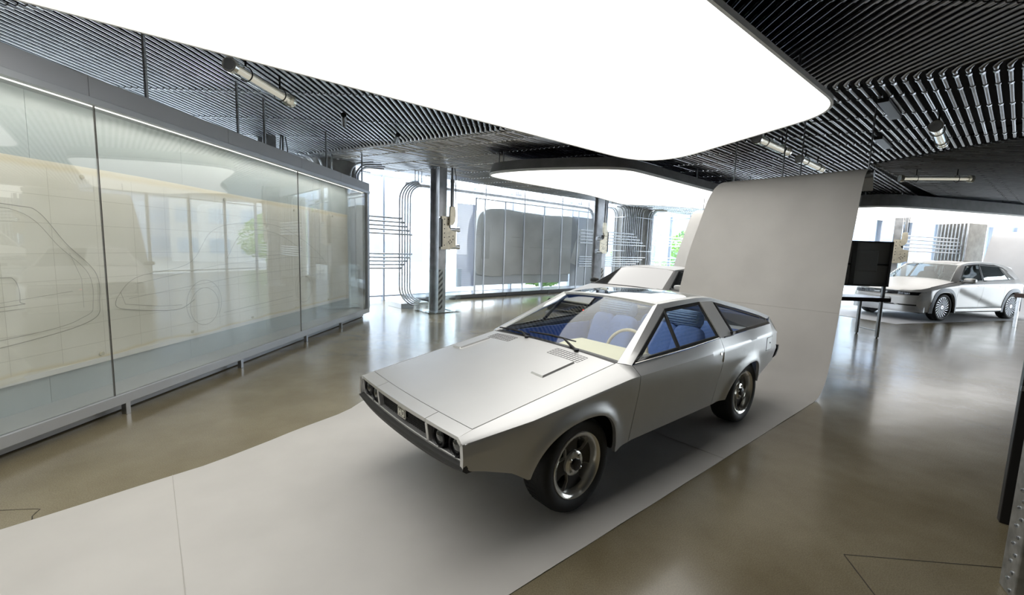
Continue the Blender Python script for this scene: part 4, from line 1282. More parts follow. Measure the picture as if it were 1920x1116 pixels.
# badge: two letters in a frame
def bb(mb, y0, y1, z0, z1, d=0.006):
    # positive y is to the viewer's right here
    x_ = FX(0, .595) + 0.022
    mb.box((-x_ - 0.0, min(y0, y1), z0), (-x_ + d, max(y0, y1), z1))
mb = MB()
bb(mb, -.046, .046, .572, .622, 0.003); o = obj('badge_plate', mb, MT['black'], coupe, smooth=0)
mb = MB()
for z0, z1 in ((.622, .626), (.568, .572)):
    bb(mb, -.05, .05, z0, z1)
bb(mb, -.05, -.046, .568, .626); bb(mb, .046, .05, .568, .626)
for y0, y1, z0, z1 in ((-.038, -.026, .578, .616), (-.014, -.002, .578, .616), (-.026, -.014, .592, .602), (.006, .016, .578, .616), (.016, .034, .578, .586), (.016, .034, .608, .616), (.030, .040, .583, .611)):
    bb(mb, y0, y1, z0, z1, 0.008)
obj('badge_letters', mb, mat('ivory badge', (0.72, 0.70, 0.62), 0.35), o, smooth=0)
for yc in (.41, .555, -.41, -.555):
    x_ = FX(yc, .595)
    mt_ = Matrix.Translation(V(x_ + .052, yc, .596)) @ Matrix.Rotation(PI / 2, 4, 'Y')
    mb = MB(); mb.lathe([(.052, 0.0), (.054, .035), (.048, .036), (.045, .012), (.018, .004), (.004, .003)], mt_, 24, False); o = obj('headlamp', mb, MT['brake'], coupe)
    mb = MB(); mb.lathe([(.046, .022), (.040, .032), (.026, .039), (.010, .042), (.002, .0425)], mt_, 24, False); obj('lens', mb, MT['lens'], o)
    mb = MB(); mb.lathe([(.054, .0), (.060, .04), (.054, .045), (.049, .038)], mt_, 24, False); obj('bezel', mb, MT['black'], o)
# front bumper with short side returns
path = []
for j in range(29):
    y_ = -.662 + 1.324 * j / 28
    path.append((FX(y_, .5) - .020, y_))
prof = [(0.004, .530), (-.010, .524), (-.014, .508), (-.004, .482), (.008, .474), (.05, .478)]
rows = [[V(x_ + dx, y_, z_ + (0.024 if z_ < .5 else .008) * (abs(y_) / .66) ** 4) for dx, z_ in prof] for x_, y_ in path]
mb = MB(); mb.shell(rows, lambda i, j: (-.03, 0, 0)); obj('front_bumper', mb, MT['bumper'], coupe, smooth=30)
rows = [[V(FX(y_, .5) + .03, y_, .512), V(-.66, y_, .50), V(-.50, y_, .47)] for y_ in [-.630 + 1.26 * q / 10 for q in range(11)]]
mb = MB(); mb.shell(rows, lambda i, j: (0, 0, .012)); obj('front_valance', mb, MT['gap'], coupe, smooth=40)
# underside and wheel wells
mb = MB(); mb.box((-2.95, -.46, .24), (.02, .46, .36)); mb.box((.02, -.46, .46), (.40, .46, .52)); mb.box((-.43, -.64, .30), (-.36, .64, .80)); mb.box((-1.90, -.640, .29), (-.36, .640, .34)); mb.box((.38, -.40, .50), (.70, .40, .54)); obj('underbody', mb, MT['gap'], coupe, smooth=0)
for xc in (0, 2.34):
    for sg in (1, -1):
        rows = []
        for q in range(17):
            an = PI * q / 16
            wx = (.40 if math.cos(an) > 0 else .31)
            rows.append([V(xc - (wx - .02) * math.cos(an), sg * y_, (.38 if (math.cos(an) > 0) == (xc == 0) else .30) * abs(math.cos(an)) ** .5 + .30 * (1 - abs(math.cos(an)) ** .5) + .31 * math.sin(an) * (1 - .3 * abs(math.cos(an)))) for y_ in (.46, .56, .65)])
        mb = MB(); mb.grid(rows); mb.add([r_[0] for r_ in rows], [tuple(range(17))]); obj('wheel_well', mb, MT['gap'], coupe, smooth=40)
# windscreen, cowl, roof
def screen_pt(u, v, off=0.0):
    """u across -1..1, v from base to header"""
    yb, yt = .640, .462
    xb = .392 - .018 * (1 - u * u); xt = 1.036 - .03 * (1 - u * u)
    zb = .868 + .020 * (1 - u * u); zt = 1.181 + .024 * (1 - u * u)
    bulge = .022 * math.sin(PI * v) * math.cos(u * PI / 2) + .004 * math.sin(PI * v)
    return V(xb + (xt - xb) * v - .42 * (bulge + off), u * (yb + (yt - yb) * v), zb + (zt - zb) * v + .9 * (bulge + off))
rows = [[screen_pt(-1 + 2 * j / 24, i / 12) for j in range(25)] for i in range(13)]
mb = MB(); mb.shell(rows, lambda i, j: (-.0017, 0, -.0036)); obj('windscreen', mb, MT['carglass'], coupe, smooth=60)
rows = [[V(.350, u * .64, HZ(.35) + .0225 * (1 - u * u) - .006), V(.37, u * .642, HZ(.36) + .02 * (1 - u * u) - .004), screen_pt(u, 0.025, -.004)] for u in [-1 + 2 * j / 16 for j in range(17)]]
mb = MB(); mb.shell(rows, lambda i, j: (0, 0, -.008)); obj('cowl', mb, MT['black'], coupe, smooth=50)
def strip_solid(name, la, lb, mat_, off, parent=coupe, smooth=35, bevel=0.003):
    rows = [[Vector(a_), Vector(b_)] for a_, b_ in zip(la, lb)]
    mb = MB(); mb.shell(rows, lambda i, j: off)
    return obj(name, mb, mat_, parent, smooth=smooth, bevel=bevel)
RE = [(1.055,.489,1.192),(1.3,.501,1.208),(1.65,.504,1.217),(1.88,.502,1.206)]     # outer roof edge
REr = [(1.88,.502,1.206),(2.4,.532,1.113),(2.8,.556,1.030),(3.08,.578,.957)]
ry, rz = tabf(RE + REr[1:], 1), tabf(RE + REr[1:], 2)
def top_pt(x_, u, cr_=.024, dz=0.0):
    return V(x_, u * ry(x_), rz(x_) + cr_ * (1 - u * u) + dz)
def top_ring(name, xa, xb, ua, ub, inner, mat_, cr_):
    """roof skin from xa..xb across the full width with an opening inner=(x0, x1, u)"""
    x0, x1, ui = inner
    mb = MB()
    def patch(xs_, us_):
        mb.shell([[top_pt(xa(u) + (xb - xa(u)) * ((x_ - 0.0)), u, cr_) if False else top_pt(x_, u, cr_) for u in us_] for x_ in xs_], lambda i, j: (0, 0, -.02))
    lin = lambda a_, b2, n_: [a_ + (b2 - a_) * q / n_ for q in range(n_ + 1)]
    fr_rows = []
    for q in range(4):
        fr_rows.append([top_pt(xa(u) + (x0 - xa(u)) * q / 3, u, cr_) for u in lin(-1, 1, 16)])
    mb.shell(fr_rows, lambda i, j: (0, 0, -.02))
    patch(lin(x1, xb, 3), lin(-1, 1, 16))
    patch(lin(x0, x1, 10), lin(-1, -ui, 2))
    patch(lin(x0, x1, 10), lin(ui, 1, 2))
    return obj(name, mb, mat_, coupe, smooth=40)
MT['roofpane'] = pane_mat('tinted roof glass', (0.80, 0.83, 0.84), 1.2)
roof = top_ring('roof', lambda u: 1.048 - .034 * (1 - u * u), 1.93, -1, 1, (1.105, 1.835, .90), MT['paint'], .024)
mb = MB(); mb.shell([[top_pt(1.10 + .74 * i / 10, -.905 + 1.81 * j / 16, .024, .001) for j in range(17)] for i in range(11)], lambda i, j: (0, 0, -.005)); obj('roof_glass', mb, MT['roofpane'], coupe, smooth=40)
hatch = top_ring('hatch', lambda u: 1.934, 3.08, -1, 1, (2.0, 3.0, .88), MT['paint'], .022)
mb = MB(); mb.shell([[top_pt(1.995 + 1.01 * i / 10, -.885 + 1.77 * j / 16, .022, .001) for j in range(17)] for i in range(11)], lambda i, j: (0, 0, -.005)); obj('hatch_glass', mb, MT['roofpane'], hatch, smooth=40)
# tail
rows = []
for s_ in range(6):
    v = s_ / 5
    rows.append([V(3.08 + .115 * v, u * (.578 + .045 * v), .957 + (-.157) * v + .02 * (1 - u * u)) for u in [-1 + q / 6 for q in range(13)]])
mb = MB(); mb.shell(rows, lambda i, j: (.0, 0, -.02)); obj('tail_panel', mb, MT['paint'], coupe, smooth=40)
rows = [[V(3.195 + dx, u * y_, z_) for u in [-1 + q / 6 for q in range(13)]] for dx, y_, z_ in ((0, .623, .80), (.006, .63, .79), (-.02, .632, .72), (0.0, .635, .655))]
mb = MB(); mb.shell(rows, lambda i, j: (.03, 0, 0)); obj('tail_face', mb, MT['paint'], coupe, smooth=30)
for sg in (1, -1):
    mb = MB(); mb.box((-3.188, min(sg * .30, sg * .56), .68), (-3.170, max(sg * .30, sg * .56), .765)); obj('tail_lamp', mb, mat('red lamp', (0.25, 0.01, 0.01), 0.25), coupe, smooth=0)
rows = [[V(x_, u * y_, z_) for u in [-1 + q / 8 for q in range(17)]] for x_, y_, z_ in ((3.16, .652, .655), (3.235, .648, .645), (3.235, .648, .60), (3.16, .655, .545), (3.10, .655, .53))]
mb = MB(); mb.shell(rows, lambda i, j: (.03, 0, 0)); obj('rear_bumper', mb, MT['bumper'], coupe, smooth=30)
rows = [[V(x_, u * .64, z_) for u in (-1, -.5, 0, .5, 1)] for x_, z_ in ((3.13, .54), (2.95, .44), (2.72, .36))]
mb = MB(); mb.shell(rows, lambda i, j: (0, 0, .012)); obj('rear_valance', mb, MT['paint'], coupe, smooth=40)
# pillars, rails and side glass on both flanks
def quad_ring(name, P, inset, mat_, parent, sg, th_=.014, n=8):
    """frame round a four-cornered opening; P corners in order"""
    P = [Vector(p) for p in P]
    c = sum(P, Vector()) / 4
    outer, inner = [], []
    for i in range(4):
        a_, b_ = P[i], P[(i + 1) % 4]
        for q in range(n):
            outer.append(a_.lerp(b_, q / n))
    I = []
    for i in range(4):
        p_, a_, b_ = P[i], P[i-1], P[(i + 1) % 4]
        u, v = (a_ - p_).normalized(), (b_ - p_).normalized()
        sn = max(0.35, u.cross(v).length)
        I.append(p_ + (u + v) * inset / sn)
    for i in range(4):
        a_, b_ = I[i], I[(i + 1) % 4]
        for q in range(n):
            inner.append(a_.lerp(b_, q / n))
    L_ = len(outer)
    rows = [[o_, i_] for o_, i_ in zip(outer + outer[:1], inner + inner[:1])]
    mb = MB(); mb.shell(rows, lambda i, j: (0, -sg * th_, 0))
    return obj(name, mb, mat_, parent, smooth=35), I
def qpane(name, P, mat_, parent, sg, th_=.004):
    P = [Vector(p) for p in P]
    rows = [[P[0].lerp(P[3], v).lerp(P[1].lerp(P[2], v), u) for v in [q / 6 for q in range(7)]] for u in [q / 6 for q in range(7)]]
    mb = MB(); mb.shell(rows, lambda i, j: (0, -sg * th_, 0))
    return obj(name, mb, mat_, parent, smooth=60)
for sg in (1, -1):
    s = lambda x, y, z: V(x, sg * y, z)
    inn = lambda k: s(.372 + (1.034 - .372) * k, .645 + (.466 - .645) * k, .868 + (1.181 - .868) * k)
    rid = lambda k: s(.398 + (1.058 - .398) * k, .692 + (.490 - .692) * k, .866 + (1.192 - .861) * k)
    out_ = lambda k: s(.425 + (1.116 - .425) * k, .720 + (.514 - .720) * k, .859 + (1.156 - .859) * k)
    ks = [q / 10 for q in range(11)]
    mb = MB(); mb.shell([[inn(k), rid(k), out_(k)] for k in ks], lambda i, j: (-.012, -sg * .016, -.014)); obj('front_pillar', mb, MT['paint'], coupe, smooth=20)
    # rail over the side glass, running on down to the tail
    topl = [(1.06,.491,1.193)] + RE[1:] + REr[1:]
    lowl = [(1.116,.514,1.156),(1.3,.523,1.170),(1.65,.519,1.183),(1.88,.515,1.173),(2.4,.547,1.072),(2.8,.574,.990),(3.0,.592,.937)]
    la = [s(*p_) for p_ in topl]; lb = [s(*p_) for p_ in lowl]
    strip_solid('roof_rail', la, lb, MT['paint'], (0, -sg * .02, -.004))
    # B-pillar
    la = [s(1.660 + (1.622 - 1.660) * k, .518 + (.736 - .518) * k, 1.182 + (.909 - 1.182) * k) for k in ks]
    lb = [s(1.905 + (1.885 - 1.905) * k, .514 + (.723 - .514) * k, 1.170 + (.905 - 1.170) * k) for k in ks]
    strip_solid('centre_pillar', la, lb, MT['paint'], (0, -sg * .03, 0))
    # bright edge of the pillar
    mb = MB(); mb.tube([p_ + Vector((0.002, sg * .002, 0)) for p_ in la], .004, 6); obj('pillar_trim', mb, MT['chrome'], coupe)
    # door glass with quarter light divider
    P = [s(.436, .720, .862), s(1.118, .517, 1.153), s(1.655, .521, 1.179), s(1.616, .736, .911)]
    fr_, I = quad_ring('window_frame', P, .024, MT['trim'], doors[sg], sg)
    qpane('door_glass', [p_ + Vector((0, -sg * .006, 0)) for p_ in I], MT['sideglass'], doors[sg], sg)
    mb = MB(); mb.tube([s(1.098, .521, 1.138), s(1.010, .718, .888)], .014, 8); obj('divider_bar', mb, MT['trim'], fr_)
    mb = MB(); mb.tube([s(.46, .721, .868), s(1.156, .733, .892), s(1.60, .735, .917)], .0035, 6); obj('belt_trim', mb, MT['chrome'], fr_)
    P = [s(1.905, .723, .909), s(1.93, .520, 1.160), s(2.93, .590, .955), s(2.885, .657, .911)]
    fr_, I = quad_ring('quarter_window_frame', P, .022, MT['trim'], quarters[sg], sg)
    qpane('quarter_glass', [p_ + Vector((0, -sg * .006, 0)) for p_ in I], MT['sideglass'], quarters[sg], sg)
    mb = MB(); mb.tube([s(1.885, .728, .908), s(1.80, .733, .908), s(1.70, .737, .909)], .006, 6); mb.box((-1.895, sg * .720 - .012, .908), (-1.865, sg * .720 + .012, .938)); obj('pillar_clip', mb, MT['black'], quarters[sg])
# wipers
def wiper(name, pivot, elbow, b0, b1):
    mb = MB(); mb.tube([pivot, elbow, (Vector(b0) + Vector(b1)) / 2], [.011, .007, .005], 8); mb.cyl(pivot - Vector((0, 0, .012)), pivot + Vector((0, 0, .012)), .017, 12)
    o = obj('wiper_arm', mb, MT['black'], coupe)
    mb = MB(); mb.tube([b0, (Vector(b0) + Vector(b1)) / 2 + Vector((0, 0, .008)), b1], [.005, .009, .005], 8); obj('wiper_blade', mb, MT['black'], o)
wiper('w', V(.345, .318, .884), V(.44, .10, .925), V(.425, -.255, .915), V(.44, .225, .922))
wiper('w', V(.345, -.205, .886), V(.40, -.33, .908), V(.405, -.625, .893), V(.385, -.215, .902))
# ------------------------------------------------------------------ interior
def soft(c, h, e1=.35, e2=.35, n=20, m_=None):
    """superellipsoid cushion"""
    rows = []
    pw = lambda v, e_: math.copysign(abs(v) ** e_, v)
    for i in range(n // 2 + 1):
        ph = -PI / 2 + PI * i / (n // 2)
        rows.append([])
        for j in range(n + 1):
            th_ = 2 * PI * j / n
            p_ = Vector((h[0] * pw(math.cos(ph), e1) * pw(math.cos(th_), e2), h[1] * pw(math.cos(ph), e1) * pw(math.sin(th_), e2), h[2] * pw(math.sin(ph), e1)))
            if m_ is not None:
                p_ = m_ @ p_
            rows[-1].append(p_ + Vector(c))
    return rows
def cushion(name, parts, mat_, parent):
    mb = MB()
    for a_ in parts:
        mb.grid(a_)
    return obj(name, mb, mat_, parent, smooth=70)
rx = lambda a_: Matrix.Rotation(a_, 3, 'Y')
for yc in (.335, -.335):
    tilt = rx(R(-20))
    seat = cushion('front_seat', [soft(V(1.24, yc, .50), (.30, .25, .09), .4, .3), soft(V(1.22, yc + .20, .55), (.27, .055, .07), .5, .5), soft(V(1.22, yc - .20, .55), (.27, .055, .07), .5, .5)], MT['blue'], coupe)
    mb = MB()
    for q in range(9):
        x_ = 1.0 + .058 * q
        mb.grid(soft(V(x_, yc, .592), (.031, .15, .018), .8, .6, 12))
    obj('seat_ribs', mb, MT['cord'], seat, smooth=70)
    cushion('seat_back', [soft(V(1.60, yc + .115, .72), (.085, .135, .25), .45, .55, 24, tilt), soft(V(1.60, yc - .115, .72), (.085, .135, .25), .45, .55, 24, tilt), soft(V(1.62, yc, .68), (.06, .16, .24), .4, .4, 20, tilt)], MT['blue'], seat)
    mb = MB()
    for q in range(20):
        an = 2 * PI * q / 20
        mb.tube([V(1.70 - .071 * math.cos(an), yc + y_, 1.015 + .071 * math.sin(an)) for y_ in (-.182, -.09, 0, .09, .182)], [.005, .0085, .0085, .0085, .005], 6)
    mb.tube([V(1.70, yc - .195, 1.015), V(1.70, yc - .18, 1.015), V(1.70, yc + .18, 1.015), V(1.70, yc + .195, 1.015)], [.05, .068, .068, .05], 20)
    obj('headrest', mb, MT['cord'], seat, smooth=70)
    mb = MB(); mb.cyl(V(1.69, yc - .07, .90), V(1.70, yc - .07, .98), .008, 8); mb.cyl(V(1.69, yc + .07, .90), V(1.70, yc + .07, .98), .008, 8); obj('headrest_post', mb, MT['chrome'], seat)
rs = cushion('rear_seat', [soft(V(2.10, 0, .50), (.22, .50, .08), .4, .25), soft(V(2.34, .25, .70), (.075, .235, .22), .45, .35, 20, rx(R(-22))), soft(V(2.34, -.25, .70), (.075, .235, .22), .45, .35, 20, rx(R(-22)))], MT['blue'], coupe)
mb = MB()
for q in range(6):
    mb.grid(soft(V(1.95 + .055 * q, .25, .575), (.03, .18, .018), .8, .6, 12)); mb.grid(soft(V(1.95 + .055 * q, -.25, .575), (.03, .18, .018), .8, .6, 12))
obj('seat_ribs', mb, MT['cord'], rs, smooth=70)
mb = MB(); mb.box((-3.0, -.60, .58), (-2.44, .60, .78)); mb.box((-2.44, -.60, .34), (-.46, .60, .36)); obj('cabin_floor', mb, MT['bluedark'], coupe, smooth=0)
for sg in (1, -1):
    rows = [[V(x_, sg * (.640 + .012 * math.sin(x_ * 14) ** 2 * (1 if z_ > .5 else 0)), z_) for z_ in (.36, .5, .6, .7, .8, .845)] for x_ in [.50 + 1.15 * q / 40 for q in range(41)]]
    mb = MB(); mb.shell(rows, lambda i, j: (0, sg * .012, 0)); obj('door_trim', mb, MT['bluedark'], doors[sg], smooth=60)
    rows = [[V(x_, sg * (.640 + .0 * x_), z_) for z_ in (.36, .6, .86)] for x_ in (1.66, 1.80, 1.95)]
    mb = MB(); mb.shell(rows, lambda i, j: (0, sg * .012, 0)); obj('side_trim', mb, MT['bluedark'], quarters[sg], smooth=60)
    # head lining along the rails
    rows = [[V(x_, sg * (ry(x_) - .03), rz(x_) - .025), V(x_, sg * (ry(x_) - .012), rz(x_) - .06)] for x_ in (1.1, 1.4, 1.7, 1.9, 2.4, 2.9)]
    mb = MB(); mb.shell(rows, lambda i, j: (0, -sg * .012, 0)); obj('lining_rail', mb, MT['bluedark'], roof, smooth=60)
for xa_, xb_ in ((1.06, 1.10), (1.84, 2.0)):
    rows = [[top_pt(x_, .93 * u, .024, -.03) for u in (-1, -.5, 0, .5, 1)] for x_ in (xa_, xb_)]
    mb = MB(); mb.shell(rows, lambda i, j: (0, 0, -.008)); obj('head_lining', mb, MT['bluedark'], roof, smooth=60)
# dashboard
def dash_block(name, y0, y1, prof, mat_):
    n_ = len(prof)
    mb = MB(); mb.add([V(x_, y0, z_) for x_, z_ in prof] + [V(x_, y1, z_) for x_, z_ in prof], [tuple(range(n_)), tuple(range(2 * n_ - 1, n_ - 1, -1))] + [(i, (i + 1) % n_, n_ + (i + 1) % n_, n_ + i) for i in range(n_)])
    return obj(name, mb, mat_, coupe, smooth=30, bevel=.012)
dash_block('dash_cover', -.03, .615, [(.46, .845), (.62, .872), (.80, .868), (.82, .85), (.80, .80), (.46, .80)], MT['cream'])
dash_block('dash_shelf', -.62, .615, [(.44, .80), (.70, .79), (.78, .74), (.78, .52), (.44, .45)], MT['bluedark'])
mb = MB(); mb.tube([V(.90 + .055 * math.sin(q * PI / 16), .335 + .185 * math.cos(q * PI / 16), .80 + .175 * math.sin(q * PI / 16)) for q in range(32)], .013, 8, closed=True)
sw_ = obj('steering_wheel', mb, mat('cream rim', srgb(200, 190, 160)[:3], 0.5), coupe, smooth=80)
mb = MB(); mb.cyl(V(.74, .335, .74), V(.90, .335, .80), .03, 14); mb.box((-.915, .335 - .17, .785), (-.895, .335 + .17, .815)); obj('wheel_hub', mb, MT['black'], sw_)
# ------------------------------------------------------------------ wheels
def make_wheel(pos, sg, parent, rot=0.0):
    """axis along local y, outer face towards sg"""
    o_ = Vector(pos)
    base = Matrix.Translation(o_) @ (Matrix.Rotation(-PI / 2, 4, 'X') if sg > 0 else Matrix.Rotation(PI / 2, 4, 'X')) @ Matrix.Rotation(rot, 4, 'Z')
    mb = MB(); mb.lathe([(.150, -.15), (.160, -.12), (.164, -.045), (.170, -.022), (.173, -.010), (.178, .002), (.183, .009), (.204, .015), (.209, .009), (.209, -.16)], base, 48, False)
    wheel = obj('wheel', mb, MT['chrome'], parent, smooth=40)
    mb = MB(); mb.lathe([(.202, .003), (.214, .012), (.238, .020), (.262, .020), (.280, .011), (.289, -.004), (.294, -.020), (.2945, -.06), (.2945, -.11), (.293, -.15), (.286, -.170), (.26, -.185), (.202, -.175)], base, 56, False)
    for k in range(56):
        an = 2 * PI * k / 56
        m2 = base @ Matrix.Rotation(an, 4, 'Z')
        for h0, h1, tw in ((-.028, -.062, .004), (-.070, -.105, -.004), (-.113, -.146, .004)):
            mb.box((.2925, -.0055 + tw, h1), (.2956, .0055 + tw, h0), m2)
    obj('tyre', mb, MT['rubber'], wheel, smooth=40)
    mb = MB(); mb.lathe([(.15, -.10), (.11, -.095), (.01, -.09)], base, 32, False); mb.lathe([(.14, -.11), (.14, -.12), (.01, -.12)], base, 32, False)
    obj('brake_disc', mb, MT['brake'], wheel)
    ol = [(.030, -.046), (.105, -.046), (.150, -.072), (.171, -.060), (.174, 0), (.171, .060), (.150, .072), (.105, .046), (.030, .046)]
    for k in range(4):
        m2 = base @ Matrix.Rotation(PI / 2 * k, 4, 'Z')
        mb = MB(); mb.prism([(a_ * 1.008 - .0, b_ * 1.09) for a_, b_ in ol], -.060, -.037, m2); sp_ = obj('spoke', mb, MT['chrome'], wheel, smooth=30, bevel=.002)
        mb = MB(); mb.prism(ol, -.040, -.0345, m2); obj('spoke_face', mb, MT['brake'], sp_, smooth=30)
    mb = MB(); mb.lathe([(.078, -.036), (.076, -.020), (.066, -.015), (.034, -.013), (.034, -.018)], base, 32, False); obj('hub', mb, MT['chrome'], wheel, smooth=30)
    mb = MB(); mb.lathe([(.035, -.018), (.036, .004), (.030, .006), (.002, .007)], base, 24, False); obj('hub_cap', mb, MT['brake'], wheel)
    for k in range(4):
        m2 = base @ Matrix.Rotation(PI / 2 * k + PI / 4, 4, 'Z') @ Matrix.Translation((.055, 0, -.016))
        mb = MB(); mb.lathe([(.011, 0), (.011, .010), (.006, .013), (.001, .013)], m2, 6, False); obj('lug_nut', mb, MT['chrome'], wheel, smooth=30)
    return wheel
for xc in (0, 2.34):
    for sg in (1, -1):
        make_wheel(V(xc, sg * .665, .297), sg, coupe, R(8 if xc == 0 else 24))
# ------------------------------------------------------------------ generic flank builder for the two other cars
def flank(car, name, x0, x1, T_, C_, L_, S_, arches, mat_, flare=0.02, ydelta=None, nz=14, thick=.03):
    ft = [tabf(t_, k) for t_ in (T_, C_, L_, S_) for k in (1, 2)]
    pts = []
    for (c, wf_, wr_, z0, zt, ex) in arches:
        for q in range(61):
            an = PI * q / 60
            cc, s_ = math.cos(an), math.sin(an)
            pts.append((c - (wf_ if cc > 0 else wr_) * math.copysign(abs(cc) ** (2 / ex), cc), z0 + (zt - z0) * abs(s_) ** (2 / ex)))
    def az(x):
        for (c, wf_, wr_, z0, zt, ex) in arches:
            u = (x - c) / (wf_ if x < c else wr_)
            if abs(u) < 1:
                return z0 + (zt - z0) * (1 - abs(u) ** ex) ** (1 / ex)
        return -1
    def sy(x, z):
        k = [(ft[7](x), ft[6](x)), (ft[5](x), ft[4](x)), (ft[3](x), ft[2](x)), (ft[1](x), ft[0](x))]
        def poly(zz):
            if zz <= k[0][0]:
                return k[0][1]
            for (a_, b_), (c_, d_) in zip(k, k[1:]):
                if zz <= c_:
                    return b_ + (d_ - b_) * (zz - a_) / max(1e-6, c_ - a_)
            return k[-1][1]
        e_ = .02
        y = (poly(z - e_) + 2 * poly(z) + poly(z + e_)) / 4 if z < k[3][0] - e_ else poly(z)
        if flare:
            d2 = min((x - a_) ** 2 + (z - b_) ** 2 for a_, b_ in pts)
            y += flare * math.exp(-d2 / .07 ** 2)
        if ydelta:
            y += ydelta(x, z)
        return y
    xs = {round(x0 + (x1 - x0) * i / max(2, int((x1 - x0) / .035)), 4) for i in range(max(2, int((x1 - x0) / .035)) + 1)}
    for (c, wf_, wr_, _, _, _) in arches:
        for s_, w_ in ((-1, wf_), (1, wr_)):
            for q in range(1, 8):
                xx = c + s_ * w_ * (1 - .004 * q * q / 2)
                if x0 < xx < x1:
                    xs.add(round(xx, 4))
    xs = sorted(xs)
    res = {}
    for sg in (1, -1):
        rows = []
        for x_ in xs:
            zt, zs = ft[1](x_), max(ft[7](x_), az(x_))
            zc = ft[3](x_)
            zz = [zt + (zc - zt) * q / 4 for q in range(5)] + [zc + (zs - zc) * q / nz for q in range(1, nz + 1)]
            rows.append([V(x_, sg * sy(x_, z_), z_) for z_ in zz])
        mb = MB(); mb.shell(rows, lambda i, j: (0, -sg * thick, 0))
        res[sg] = obj(name, mb, mat_, car, smooth=40)
    return res, sy
def sheet(name, rows, mat_, parent, off=(0, 0, -.02), smooth=50):
    mb = MB(); mb.shell(rows, lambda i, j: off)
    return obj(name, mb, mat_, parent, smooth=smooth)
US = [-1 + 2 * q / 16 for q in range(17)]

# ------------------------------------------------------------------ the hatchback at the far right
MT['paint2'] = mat('pale matte silver paint', (0.62, 0.61, 0.60), 0.38, 0.45, 0.02, 3)
MT['cladding'] = mat('grey arch cladding', (0.30, 0.32, 0.35), 0.5, 0.2)
MT['darkglass'] = pane_mat('tinted glass', (0.62, 0.68, 0.68), 2.2)
hb = thing('silver_hatchback', 'silver electric hatchback with pixel lamp band, beyond the screen at far right', 'car', O3, math.atan2(F3.y, F3.x))
hb.scale = (1.03, 1.03, 1.03)
T3 = [(-.84,.60,.73),(-.72,.74,.80),(-.5,.83,.87),(0,.85,.955),(.35,.85,1.01),(.55,.872,1.03),(1.5,.885,1.05),(2.6,.87,1.085),(3.1,.82,1.12),(3.5,.76,1.13),(3.74,.70,1.06)]
C3_ = [(-.84,.64,.68),(-.72,.79,.72),(-.5,.895,.80),(0,.93,.89),(.5,.935,.94),(1.5,.94,.96),(3.0,.945,.98),(3.5,.88,.97),(3.74,.78,.93)]
L3_ = [(-.84,.70,.50),(-.72,.83,.52),(-.5,.92,.58),(.3,.925,.60),(1.5,.915,.60),(3.0,.935,.60),(3.5,.88,.60),(3.74,.78,.60)]
S3 = [(-.84,.66,.24),(-.72,.80,.22),(-.45,.90,.24),(.45,.905,.235),(2.55,.905,.245),(3.45,.88,.30),(3.74,.76,.42)]
A3 = [(0, .44, .44, .20, .755, 2.5), (3.0, .44, .44, .20, .765, 2.5)]
def zc(x, z):
    # the diagonal fold across both doors
    zl = .86 + (.36 - .86) * (x - .60) / (2.45 - .60)
    if .50 < x < 2.55 and z < zl:
        d_ = min(1, (zl - z) / .10) * min(1, (x - .50) / .1) * min(1, (2.55 - x) / .1)
        return -.045 * d_
    return 0
fd, sy3 = flank(hb, 'front_fender', -.84, .495, T3, C3_, L3_, S3, A3, MT['paint2'], .012)
dr, _ = flank(hb, 'front_door', .50, 1.545, T3, C3_, L3_, S3, A3, MT['paint2'], .012, zc)
rd, _ = flank(hb, 'rear_door', 1.55, 2.50, T3, C3_, L3_, S3, A3, MT['paint2'], .012, zc)
rq, _ = flank(hb, 'rear_quarter', 2.505, 3.74, T3, C3_, L3_, S3, A3, MT['paint2'], .012)
for sg in (1, -1):
    for c in (0, 3.0):
        rows = []
        for q in range(33):
            an = PI * (-.02 + 1.04 * q / 32)
            cc, s_ = math.cos(an), math.sin(an)
            row = []
            for k in (1.0, 1.0, 1.06, 1.16, 1.17):
                px_ = c - .44 * k * math.copysign(abs(cc) ** .8, cc)
                pz_ = .20 + .56 * (k if s_ > 0 else 1) * math.copysign(abs(s_) ** .8, s_) * (1 + .02)
                row.append([px_, pz_])
            ys = [.88, sy3(row[1][0], max(.3, row[1][1])) + .014, sy3(row[2][0], max(.3, row[2][1])) + .014, sy3(row[3][0], max(.3, row[3][1])) + .010, sy3(row[4][0], max(.3, row[4][1])) - .01]
            rows.append([V(a_[0], sg * y_, max(.21, a_[1])) for a_, y_ in zip(row, ys)])
        mb = MB(); mb.grid(rows); obj('arch_cladding', mb, MT['cladding'], hb, smooth=40)
    rows = [[V(x_, sg * .88, .32), V(x_, sg * .925, .325), V(x_, sg * .925, .255), V(x_, sg * .87, .215)] for x_ in [.44 + 2.12 * q / 8 for q in range(9)]]
    mb = MB(); mb.grid(rows); obj('sill_cladding', mb, MT['paint2'], hb, smooth=30)
    mb = MB(); mb.tube([V(.46, sg * .912, .335), V(2.55, sg * .912, .345)], .010, 6); obj('sill_line', mb, MT['trim'], hb)
def hz3(x):
    return tabf(T3, 2)(x)
def hy3(x):
    return tabf(T3, 1)(x)
sheet('hood', [[V(x_ - .10 * (1 - u * u) * (1 if x_ < -.5 else .2), u * hy3(x_), hz3(x_) + (.02 + .06 * min(1, (x_ + .84) / .7)) * (1 - abs(u) ** 3)) for u in US] for x_ in (-.80, -.72, -.6, -.45, -.25, 0, .2, .34, .44)], MT['paint2'], hb)
